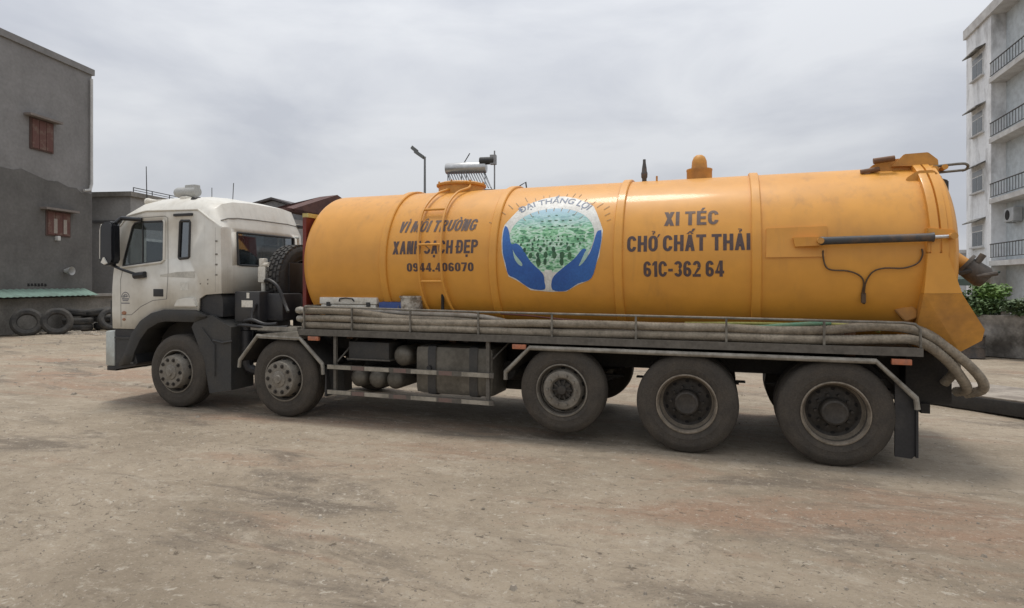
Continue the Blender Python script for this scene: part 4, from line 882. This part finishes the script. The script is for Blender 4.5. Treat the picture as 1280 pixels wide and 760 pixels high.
hose('thin dark red cable lying across the middle of the rack', [(-2.6,.25,1.47),(-2.2,.2,1.455),(-1.8,.15,1.425),(-1.4,.18,1.41)], .010, mat('dark_red_cable', (.12,.03,.02), .5))
BX = thing('tool_case', 'dirty white lidded tool case lying flat at the front of the hose rack', 'case', (-4.8,.42,1.43))
obj('case_body', MB().box(-5.30,-4.42,.30,.62,1.43,1.555,.012), DIRTW, BX)
obj('case_lid', MB().box(-5.32,-4.40,.29,.63,1.56,1.655,.015), DIRTW, BX)
obj('handle', MB().tube([(-4.99,.285,1.60),(-4.97,.27,1.635),(-4.87,.265,1.645),(-4.77,.27,1.635),(-4.75,.285,1.60)], .009, 6), BLK, BX)
objs('latch', MB().box(-5.2,-5.14,.283,.296,1.53,1.59).box(-4.56,-4.50,.283,.296,1.53,1.59), GRYP, BX)
obj('case_stand', MB().box(-5.25,-4.4,.33,.6,1.2225,1.428), CHAS, BX)
CB = thing('jerrycan', 'blue plastic can lying behind the white tool case', 'can', (-4.2,.45,1.43))
obj('can_body', MB().box(-4.37,-4.02,.28,.52,1.40,1.60,.035), BLUE, CB)
obj('can_handle', MB().tube([(-4.26,.4,1.57),(-4.22,.4,1.60),(-4.1,.4,1.60),(-4.06,.4,1.57)], .014, 6), BLUE, CB)
obj('can_stand', MB().box(-4.3,-4.0,.3,.5,1.2225,1.40), CHAS, CB)
BK = thing('bucket', 'dirty white plastic bucket standing in the hose rack below the ladder', 'bucket', (-3.90,.37,1.40))
obj('bucket_body', MB().lathe([(.0005,1.24),(.125,1.242),(.155,1.655),(.166,1.655),(.168,1.68),(.155,1.683),(.148,1.655),(.12,1.30),(.0005,1.29)], (-3.90,.36,0), 'Z', 28), mat('bucket_grimy_white', (.48,.45,.39), .55, (.20,.17,.13), 14, .45, .6), BK)
obj('bucket_content', MB().lathe([(.14,1.59),(.06,1.605),(.0005,1.61)], (-3.90,.36,0), 'Z', 20), CHAS, BK)
obj('bail', MB().tube([(-4.06,.36,1.63),(-4.05,.25,1.52),(-3.90,.19,1.49),(-3.75,.25,1.52),(-3.74,.36,1.63)], .005, 6, sub=3), RAIL, BK)
VS = thing('iron_valve', 'dark iron valve standing on the deck against the tank below the ladder', 'valve', (-3.42,.3,1.22))
obj('valve_stem', MB().cyl((-3.43,.32,1.2225),(-3.43,.32,1.74),.022,8).lathe([(.05,1.223),(.06,1.30),(.09,1.33),(.09,1.36),(.05,1.38)], (-3.43,.32,0), 'Z', 14), CHAS, VS)
obj('valve_arm', MB().tube([(-3.43,.3,1.36),(-3.55,.26,1.42),(-3.60,.24,1.46)], .018, 6).tube([(-3.43,.3,1.36),(-3.32,.24,1.44),(-3.2,.24,1.46)],.016,6), CHAS, VS)

# ------------------------------------------------------------------ buildings on the left
PLA = mat('grey_cement_render', (.135, .13, .122), .9, (.10, .096, .09), .7, .4, .65, bscale=9, fine=.1, bump=.25, streak=.5, scol=(.06,.058,.055), sx=1.6)
PLB = mat('pale_cement_render', (.235, .23, .225), .9, (.19, .185, .18), .6, .4, .65, bscale=9, fine=.08, bump=.2, streak=.5, scol=(.11,.108,.104), sx=1.6)
CONC = mat('weathered_concrete', (.23, .215, .19), .9, (.14, .13, .112), 1.3, .4, .7, bscale=14, fine=.15, bump=.3)
REDW = mat('faded_red_shutter', (.115, .05, .04), .75, (.17, .115, .09), 4, .5, .66)
DGL = mat('dark_window_glass', (.035, .045, .05), .12)
PVC = mat('grey_white_pvc', (.55, .55, .53), .5)
def local_thing(name, label, cat, P, ang, group=None): return thing(name, label, cat, (P[0], P[1], 0), ang, group)
def lpart(name, mb, m, par, **k): return obj(name, mb, m, par, local=True, **k)
# frame: local +X runs away from the camera along the wall, local +Y is into the house (left), wall face at y = 0
B1 = local_thing('rendered_house', 'tall grey cement rendered house on the left with a red shuttered window', 'house', (-25.12,11.33), R(104))
HW = 10.6
wall1 = bmesh.new()
# lower dark coat and paler upper coat meet in an uneven line
lowp = [(-9,5.9),(-6,6.0),(-3.6,5.95),(-3.3,6.05),(-2.8,5.93),(-2.2,5.80),(-1.7,5.84),(-1.2,5.70),(-.8,5.72),(-.55,5.55),(-.3,5.60),(0,5.58)]
m = MB(); m.box(-9, 0, .02, 9, 0, HW)
B1W = lpart('wall', m, PLB, B1)
m = MB()
a = [(x, 0, z) for x, z in lowp]; c = [(x, .03, z) for x, z in lowp]
base = [(0,0,0),(-9,0,0)]; basec = [(0,.03,0),(-9,.03,0)]
va = m.ring(a+base); vc = m.ring(c+basec); n = len(va)
m.b.faces.new(va); m.b.faces.new(vc[::-1])
for i in range(n): m.b.faces.new((va[i], vc[i], vc[(i+1) % n], va[(i+1) % n]))
lpart('dark_render_coat', m, PLA, B1W)
lpart('parapet', MB().box(-9.1, .08, -.06, 9.1, HW, HW+.25), PLB, B1)
def shutter_window(x0, x1, z0, z1, par):
    w = lpart('window', MB().box(x0-.05,x1+.05,-.03,.03,z0-.05,z1+.05), mat('window_reveal', (.10,.06,.05), .8), par)
    k = (x1-x0)/3
    for i in range(3): lpart('shutter_leaf', MB().box(x0+i*k+.01,x0+(i+1)*k-.01,-.055,-.031,z0,z1), REDW, w)
    lpart('lintel_hood', MB().box(x0-.3,x1+.22,-.28,-.0,z1+.06,z1+.14), mat('pale_hood', (.22,.19,.17), .9), w)
    return w
w = shutter_window(-2.22,-1.18,3.72,4.60,B1)
for x in (-1.95,-1.5): lpart('pale_patch', MB().box(x,x+.16,-.062,-.056,3.78,4.35), mat('patched_board', (.33,.29,.25), .8), w)
shutter_window(-2.90,-1.98,6.92,8.0,B1); shutter_window(-6.5,-5.4,3.7,4.6,B1); shutter_window(-6.5,-5.4,6.9,7.9,B1)
PP = lpart('drain_pipe', MB().tube([(-.12,-.08,10.4),(-.12,-.08,7.0),(-.14,-.1,6.0),(-.25,-.12,5.72),(-.55,-.12,5.66)], .055, 10), PVC, B1)
lpart('outside_lamp', MB().box(-1.86,-1.72,-.14,.0,3.50,3.68,.02), mat('lamp_white', (.6,.6,.58), .5), B1)
m = MB(); m.lathe([(.17,-.30),(.165,-.29),(.07,0.02)], (-1.37,0,2.32), 'Y', 18); lpart('vent_cowl', m, PVC, B1)
m = MB(); rt = random.Random(11)
for i in range(6):
    x = -3.05+i*.145; m.box(x, x+.09, -.004, .0, 1.70+rt.uniform(0,.02), 1.80+rt.uniform(0,.04)); m.box(x+.02, x+.12, -.0045, -.0005, 1.735, 1.765)
stuff(lpart('paint_marks', m, HOLE, B1))
# low wall with green sheet in front
LW = local_thing('low_yard_wall', 'low grimy concrete wall below the grey house with pale green sheet coping', 'wall', (-24.75,11.5), R(104))
lpart('wall_body', MB().box(-9,.9,.15,.30,0,1.27), CONC, LW)
m = MB()
for i in range(34):
    x = -9+i*.25
    if x > -.75: break
    m.loft([[(x,-.32,1.33),(x+.125,-.32,1.36),(x+.25,-.32,1.33)],[(x,.34,1.60),(x+.125,.34,1.63),(x+.25,.34,1.60)]], close=False)
GS = lpart('green_sheet', m, mat('pale_green_sheet', (.27,.40,.32), .6, (.20,.27,.22), 3, .4, .7), LW); s3 = GS.modifiers.new('thick','SOLIDIFY'); s3.thickness = .012
lpart('coping_slab', MB().box(-.7,1.0,-.05,.4,1.28,1.38), mat('pale_coping', (.30,.28,.25), .9), LW)
# neighbour building
B2 = local_thing('flat_roofed_house', 'flat roofed grey house standing just behind the truck cab', 'house', (-25.1,13.06), R(12.6))
B2M = mat('mid_grey_render', (.30,.295,.285), .9, (.235,.23,.222), .8, .4, .65, bscale=9, fine=.08, bump=.2)
# local -X along the left face, +Y along the right face
lpart('wall', MB().box(-7,0,0,9,0,5.72), B2M, B2)
lpart('roof_slab', MB().box(-7.15,.15,-.15,9.1,5.72,5.93), CONC, B2)
lpart('floor_band', MB().box(-7.04,.04,-.04,9.04,4.55,4.66), mat('dark_band', (.11,.11,.11), .9), B2)
m = MB()
for y in (.3,1.5,2.7,3.9): m.cyl((-.1,y,5.93),(-.1,y,6.18),.02,6)
m.cyl((-.1,.3,6.17),(-.1,3.9,6.17),.02,6); m.cyl((-.1,.3,6.06),(-.1,3.9,6.06),.015,6)
lpart('roof_railing', m, GRYP, B2)
for y in (1.5, 4.4):
    w = lpart('window', MB().box(-.03,.04,y-.7,y+.7,2.5,3.9), PVC, B2); lpart('pane', MB().box(.041,.05,y-.56,y+.56,2.62,3.78), DGL, w)
# gabled house with dull red roof
ROOFR = mat('dull_red_roof', (.115,.055,.045), .85, (.08,.042,.038), 2, .4, .65, bscale=12, fine=.15)
B3 = local_thing('gabled_house', 'far house with dull red roof edge showing between cab and tank', 'house', (-28.9,27.6), R(-12.5))
lpart('wall', MB().box(-.6,.6,.2,8,0,6.25), mat('pale_grey_wall', (.30,.29,.28), .9), B3)
lpart('roof', MB().loft([[(-1.0,-.5,7.0),(-1.0,-.5,6.75),(-1.0,4,8.4),(-1.0,8.7,6.4)],[(.9,-.5,7.0),(.9,-.5,6.75),(.9,4,8.4),(.9,8.7,6.4)]]), ROOFR, B3)
for x in (-.4,):
    w = lpart('window', MB().box(x,x+.8,.12,.25,3.9,5.2), PVC, B3); lpart('pane', MB().box(x+.1,x+.7,.1,.119,4.0,5.1), DGL, w)
B4 = local_thing('grey_gable_house', 'grey gable end peeping over the cab roof behind the red roofed house', 'house', (-33.2,30.7), R(8))
lpart('wall', MB().prism([(-2.6,0),(3.4,0),(3.4,7.3),(.6,8.15),(-2.6,7.4)], 0, 9), mat('grey_gable', (.22,.225,.23), .9), B4)
lpart('roof', MB().prism([(-3.0,7.38),(.6,8.22),(3.9,7.2),(3.9,7.32),(.6,8.38),(-3.0,7.52)], -.3, 9.2), mat('slate_edge', (.10,.09,.09), .9), B4)
# house behind the tank with the solar heater
B5 = local_thing('plain_house', 'plain house with brown roof edge behind the yellow tank and below the silver heater', 'house', (-15.4,25.6), R(12))
lpart('wall', MB().box(-1.5,5.5,.2,8,0,6.7), mat('cream_wall', (.42,.40,.35), .9), B5)
lpart('roof_slab', MB().box(-1.7,5.8,-.1,8.3,6.7,7.05), ROOFR, B5)
for x in (0, 3):
    w = lpart('window', MB().box(x,x+1.3,.1,.25,4.0,5.4), PVC, B5); lpart('pane', MB().box(x+.1,x+1.2,.08,.099,4.1,5.3), DGL, w)
lpart('roof_railing', MB().tube([(4.1,.3,7.05),(4.3,.3,7.55),(4.65,.3,7.75),(4.75,.3,7.05)], .035, 6), GRYP, B5)
SH = local_thing('solar_water_heater', 'silver solar water heater with tube rack standing on the roof behind the tank', 'water heater', (-15.45,25.2), R(9))
STL = mat('brushed_stainless', (.55,.55,.54), .3, metal=.8)
lpart('storage_drum', MB().lathe([(.0005,0),(.30,.01),(.33,.06),(.33,2.42),(.30,2.47),(.0005,2.48)], (0,.5,8.62), 'X', 24), STL, SH)
m = MB()
for x in (.12, 1.25, 2.38): m.tube([(x,.5,8.3),(x,.5,7.05)], .025, 6); m.tube([(x,.5,8.3),(x+.75,-1.0,7.06)], .025, 6)
m.cyl((.8,-.95,7.08),(3.2,-.95,7.08),.03,6)
lpart('stand', m, GRYP, SH)
for i in range(15):
    x = .2+i*.15
    lpart('vacuum_tube', MB().tube([(x,.35,8.34),(x+.75,-.9,7.2)], .035, 8), mat('vacuum_tube_grey', (.16,.17,.18), .2), SH)
TKs = local_thing('roof_cistern', 'small grey cistern on a post above the solar water heater', 'tank', (-13.4,25.9), R(9))
lpart('drum', MB().lathe([(.0005,0),(.2,.01),(.22,.05),(.22,.85),(.0005,.9)], (-.05,0,8.98), 'X', 18), GRYP, TKs)
lpart('post', MB().tube([(.85,0,7.05),(.85,0,9.55)], .045, 6).box(.6,.95,-.15,.15,8.75,9.3), mat('galvanised_grey', (.3,.3,.3), .5, metal=.4), TKs)
AN = local_thing('roof_aerial', 'thin slanting aerial stub beside the silver heater drum', 'aerial', (-14.6,25.9), R(9))
lpart('aerial_rod', MB().tube([(0,0,7.05),(0,0,8.75),(.15,0,8.95),(.5,0,9.5)], .03, 6), GRYP, AN)
SLP = local_thing('street_lamp', 'grey street lamp with double head rising behind the yellow tank', 'street lamp', (-14.96,21.92), R(19))
lpart('pole', MB().tube([(0,0,0),(0,0,4),(0,0,8.5)], [.09,.075,.055], 10), mat('lamp_pole_grey', (.20,.21,.21), .5, metal=.3), SLP)
lpart('lamp_arm', MB().tube([(.05,0,8.5),(-.12,0,8.55),(-.45,0,8.75)], .06, 8), MATS['lamp_pole_grey'], SLP)
lpart('lamp_head', MB().obox((-.30,0,8.68),(.24,0,-.17),(0,.14,0),(.04,0,.07)).obox((-.55,0,8.94),(.15,0,-.12),(0,.13,0),(.05,0,.07)), mat('lamp_head_grey', (.14,.15,.15), .5), SLP)

# scrap tyres
def scrap_tyre(label, loc, rot, s=1.):
    e = tag(obj('scrap_tyre', MB().lathe([(.27,.06),(.30,.02),(.40,.0),(.46,.03),(.48,.06),(.48,.11),(.468,.115),(.468,.125),(.48,.13),(.48,.19),(.46,.22),(.40,.25),(.30,.23),(.27,.19),(.28,.125),(.27,.06)], (0,-.125,0), 'Y', 36), RUBF, loc=loc), label, 'tyre', 'old tyres dumped along the low wall')
    e.rotation_euler = rot; e.scale = (s,)*3; return e
rz = R(58)
scrap_tyre('old tyre standing upright, leftmost against the low wall', (-22.95,7.47,.46), (R(-12),0,rz))
scrap_tyre('old tyre standing upright, second from the left and overlapping the first', (-22.45,8.15,.46), (R(-12),0,rz))
scrap_tyre('added tyre standing close behind the leftmost upright tyre to darken its hole', (-23.2,7.63,.46), (R(-8),0,rz))  # added so no bright wall shows through the leftmost tyre
scrap_tyre('added tyre standing close behind the second upright tyre to darken its hole', (-22.7,8.31,.46), (R(-8),0,rz))  # likewise added to make the hole of the second tyre dark
scrap_tyre('old tyre lying flat at the bottom of the tyre pile', (-23.45,9.55,.13), (R(90),0,0), 1.05)
scrap_tyre('old tyre lying flat in the middle of the tyre pile', (-23.45,9.60,.38), (R(92),0,.4), 1.05)
scrap_tyre('old tyre lying tilted on top of the tyre pile', (-23.75,9.75,.66), (R(82),R(6),.8), 1.05)
scrap_tyre('old tyre lying behind at the top right of the tyre pile', (-23.35,10.25,.70), (R(97),R(-6),.2), 1.05)
scrap_tyre('old tyre lying flat on the ground behind the leaning pale tyre', (-23.1,10.55,.14), (R(90),0,.2), 1.05)
scrap_tyre('old tyre lying flat as second layer behind the leaning pale tyre', (-23.2,10.5,.42), (R(87),0,.2), 1.05)
scrap_tyre('dusty pale tyre leaning tilted at the right end of the tyre pile', (-22.35,10.1,.42), (R(-25),R(20),R(62)), .95)
scrap_tyre('dark tyre lying in the shade just in front of the truck cab', (-21.8,10.6,.2), (R(80),0,.2), 1.)

# ------------------------------------------------------------------ right side
APW = mat('stained_white_wall', (.76,.78,.80), .9, (.33,.33,.33), .8, .48, .7, bscale=6, fine=.06, bump=.1, stretch=(1,1,.45), streak=.5, scol=(.24,.24,.235), sx=2.2)
APS = mat('pale_slab_edge', (.55,.55,.54), .9, (.42,.41,.40), 1.5)
BGR = mat('balcony_blue_grey_wall', (.52,.57,.60), .9)
FRM = mat('white_window_frame', (.66,.67,.66), .5)
MOLD = mat('mouldy_hood', (.10,.095,.085), .95, (.25,.24,.22), 3, .45, .6)
# local x runs toward the camera (t), local y into the building
AP = local_thing('apartment_block', 'stained white apartment block on the right with hooded windows and balconies', 'apartment block', (12.65,32.64), R(-90))
APH = 15.2
lpart('wall', MB().box(0,3.22,.0,9,0,APH), APW, AP)
lpart('inner_wall', MB().box(3.22,14,.62,9,0,APH), BGR, AP)
lpart('parapet', MB().box(-.12,14.1,-.12,9.1,APH,APH+.5), APS, AP)
for z in (2.7, 5.78, 8.80, 11.8):
    lpart('balcony_slab', MB().box(3.222,14,-.10,.618,z-.02,z+.22), APS, AP)
for z0 in (3.75, 6.62, 9.65, 12.6, .75):
    w = lpart('window', MB().box(.92,2.36,-.05,.06,z0-.05,z0+1.12), FRM, AP)
    k = .68
    for i in range(2): lpart('pane', MB().box(.99+i*k,.99+(i+1)*k-.07,-.062,-.051,z0+.02,z0+.74), DGL, w)
    lpart('fanlight', MB().box(.99,2.29,-.062,-.051,z0+.80,z0+1.06), mat('grey_fanlight', (.18,.19,.2), .3), w)
    lpart('sill', MB().box(.86,2.42,-.16,.0,z0-.12,z0-.051), APS, w)
    lpart('hood', MB().loft([[(.70,-.42,z0+1.20),(2.55,-.42,z0+1.20),(2.55,0,z0+1.38),(.70,0,z0+1.38)],[(.70,-.42,z0+1.26),(2.55,-.42,z0+1.26),(2.55,0,z0+1.46),(.70,0,z0+1.46)]]), MOLD, w)
for z in (3.0, 6.0, 9.02, 12.02):
    BR = lpart('balcony_rail', MB().cyl((3.24,-.05,z+.75),(14,-.05,z+.75),.03,6).cyl((3.24,-.05,z+.1),(14,-.05,z+.1),.02,6), GRYP, AP)
    for i in range(28): lpart('baluster', MB().box(3.3+i*.3,3.32+i*.3,-.06,-.04,z+.1,z+.75), GRYP, BR)
    lpart('balcony_door', MB().box(6.2,7.5,.57,.64,z+.225,z+2.3), FRM, AP)
AC = local_thing('air_conditioner', 'pale outdoor air conditioner unit hung inside the first floor balcony recess', 'air conditioner', (12.65,32.64), R(-90))
lpart('case', MB().box(4.05,5.05,.22,.58,4.76,5.40,.02).box(4.2,4.24,.25,.62,4.70,4.758).box(4.86,4.9,.25,.62,4.70,4.758), mat('ac_grey', (.40,.42,.43), .5), AC)
lpart('fan_grille', MB().lathe([(.24,0),(.24,-.012),(.20,-.015),(.05,-.01),(.0005,-.01)], (4.42,.22,5.08), 'Y', 24), HOLE, AC)
AN2 = local_thing('ground_floor_awning', 'dark green awning over the ground floor of the apartment block', 'awning', (12.65,32.64), R(-90))
lpart('awning_sheet', MB().loft([[(1.0,-.05,2.32),(4.4,-.05,2.32),(4.4,-1.0,1.95),(1.0,-1.0,1.95)],[(1.0,-.05,2.40),(4.4,-.05,2.40),(4.4,-1.0,2.03),(1.0,-1.0,2.03)]]), mat('dark_green_sheet', (.03,.06,.045), .6), AN2)
lpart('awning_front', MB().box(1.0,4.4,-1.02,-.98,1.70,2.0), MATS['dark_green_sheet'], AN2)
m = MB().cyl((1.05,-.98,0),(1.05,-.98,1.95),.04,8).cyl((4.35,-.98,0),(4.35,-.98,1.95),.04,8); objs('awning_post', m, GRYP, AN2, local=True)
# pale house glimpsed below the valve
B6 = local_thing('pale_low_house', 'pale low house glimpsed below the outlet valve beside the apartment block', 'house', (11.0,36), 0)
lpart('wall', MB().box(-4,6,0,5,0,3.6), mat('pale_blue_wall', (.52,.54,.56), .9), B6)
lpart('roof_slab', MB().box(-4.2,6.2,-.2,5.2,3.6,3.8), APS, B6)
w = lpart('window', MB().box(.2,1.3,-.06,.05,1.2,2.2), FRM, B6); lpart('pane', MB().box(.28,1.22,-.07,-.061,1.28,2.12), DGL, w)
# rough wall with planter on top
GW = local_thing('rough_retaining_wall', 'rough stained grey wall topped with rubble behind the truck tail', 'wall', (5.2,11.9), R(-22))
m = MB(); rt = random.Random(21); nx, nz = 40, 10
gvv = [[m.b.verts.new((-3+10*i/nx, mnoise.noise((i*.5, j*.6, 2.))*.09-.02*j, 1.05*j/nz)) for i in range(nx+1)] for j in range(nz+1)]
for j in range(nz):
    for i in range(nx): m.b.faces.new((gvv[j][i], gvv[j][i+1], gvv[j+1][i+1], gvv[j+1][i]))
top = [m.b.verts.new((v.co.x, 1.4, 1.05)) for v in gvv[-1]]; bot = [m.b.verts.new((v.co.x, 1.4, 0)) for v in gvv[0]]
for i in range(nx): m.b.faces.new((gvv[-1][i], gvv[-1][i+1], top[i+1], top[i])); m.b.faces.new((top[i], top[i+1], bot[i+1], bot[i]))
lpart('wall_body', m, mat('mouldy_concrete', (.29,.275,.25), .95, (.075,.07,.062), 1.1, .42, .62, bscale=9, fine=.25, bump=.5), GW, ang=60)
m = MB(); rt = random.Random(8)
RUBB = mat('rubble_grey', (.30,.285,.25), .95, (.18,.165,.14), 3)
for i in range(90):
    x = rt.uniform(-2.6,6.5); y = rt.uniform(-.12,.7); r = rt.uniform(.05,.16)
    c = Vector((x, y, 1.05+r*.5+y*.25)); ax = Vector((rt.uniform(.5,1),rt.uniform(-.4,.4),rt.uniform(-.3,.3)))*r; ay = Vector((rt.uniform(-.4,.4),rt.uniform(.5,1),0))*r*.8
    m.obox(c, ax, ay, ax.cross(ay).normalized()*r*rt.uniform(.35,.7))
rub = tag(obj('rubble', m, RUBB, loc=(5.2,11.9,0), ang=20), 'broken stones and rubble heaped along the top of the rough wall', 'rubble', kind='stuff'); rub.rotation_euler = (0,0,R(-22))
LEAF = [mat('leaf_green_light', (.14,.23,.05), .6, (.09,.16,.04), 3), mat('leaf_green_dark', (.055,.095,.035), .6, (.085,.12,.05), 3), mat('leaf_green_mid', (.085,.14,.045), .6, (.05,.09,.03), 3)]
def leaf_mesh(m, rt, c, rad, n, sz):
    for i in range(n):
        v = Vector((rt.gauss(0,1), rt.gauss(0,1), rt.gauss(0,1))).normalized()*rt.random()**.45
        p = Vector(c)+Vector((v.x*rad[0], v.y*rad[1], v.z*rad[2]))
        a = Vector((rt.uniform(-1,1),rt.uniform(-1,1),rt.uniform(-.6,.6))).normalized(); b_ = a.cross(Vector((rt.uniform(-1,1),rt.uniform(-1,1),1))).normalized(); s = sz*rt.uniform(.6,1.3)
        m.poly([p-a*s, p+b_*s*.45, p+a*s, p-b_*s*.45])
def shrub(label, x, y, z, rad, mt, n, seed, stem=.3):
    rt = random.Random(seed)
    th = local_thing('shrub', label, 'shrub', (x,y), 0, 'plants on the rough wall'); th.location.z = z
    m = MB()
    for k in range(7): leaf_mesh(m, rt, (rt.uniform(-.75,.75)*rad[0], rt.uniform(-.6,.6)*rad[1], stem+rad[2]*(.6+rt.uniform(-.5,.5))), [r*.6 for r in rad], n//7, .06)
    lpart('leaves', m, mt, th, weld=False)
    m = MB()
    for k in range(5): m.tube([(0,0,-.05),(rt.uniform(-.3,.3)*rad[0],rt.uniform(-.3,.3)*rad[1],stem*.7),(rt.uniform(-.8,.8)*rad[0],rt.uniform(-.8,.8)*rad[1],stem+rad[2]*.9)], [.014,.01,.005], 5)
    lpart('stems', m, mat('shrub_stem', (.10,.075,.05), .9), th)
def wp(lx, ly): a = R(-22); return 5.2+lx*cos(a)-ly*sin(a), 11.9+lx*sin(a)+ly*cos(a)
shrub('bright light green round bushy shrub, highest of the plants on the rough wall', *wp(1.35,.5), 1.15, (.52,.4,.30), LEAF[0], 1500, 1, .28)
shrub('dark sprawling shrub growing left of the bright green shrub, nearest the yellow chute', *wp(.35,.25), 1.05, (.62,.4,.36), LEAF[1], 1800, 2, .12)
shrub('dull green low shrub growing just below the bright green shrub', *wp(1.15,-.02), 1.0, (.8,.26,.26), LEAF[2], 1900, 3, .02)
shrub('dark green low shrub at the right edge of the rough wall', *wp(2.15,.1), 1.05, (.75,.35,.34), LEAF[1], 1900, 4, .08)
# dark clutter and block behind the tail
BLKS = thing('rubber_ramp_block', 'thick black rubber ramp block with dusty top lying behind the truck tail', 'ramp block', (3.3,4.0,0), R(-38))
lpart('block_body', MB().box(-1.1,1.6,-.15,1.2,.0,.20,.02), mat('black_rubber_block', (.022,.022,.021), .7, (.04,.037,.033), 4), BLKS)
lpart('dusty_top', MB().box(-1.08,1.58,-.13,1.18,.20,.226,.01), mat('dusty_top', (.33,.29,.24), .9, (.2,.17,.14), 3), BLKS)
DB = thing('waste_drum', 'dark stained steel drum standing against the rough wall behind the hoses', 'drum', (*wp(.9,-.6),0))
lpart('drum_body', MB().lathe([(.0005,0),(.27,0),(.28,.02),(.27,.04),(.27,.26),(.285,.28),(.27,.30),(.27,.52),(.28,.55),(.25,.54),(.0005,.53)], (0,0,0), 'Z', 24), mat('dark_drum', (.04,.037,.035), .6, (.09,.07,.055), 5), DB)
lpart('drum_lid_ring', MB().lathe([(.282,.53),(.29,.545),(.282,.56)], (0,0,0), 'Z', 24), GRYP, DB)
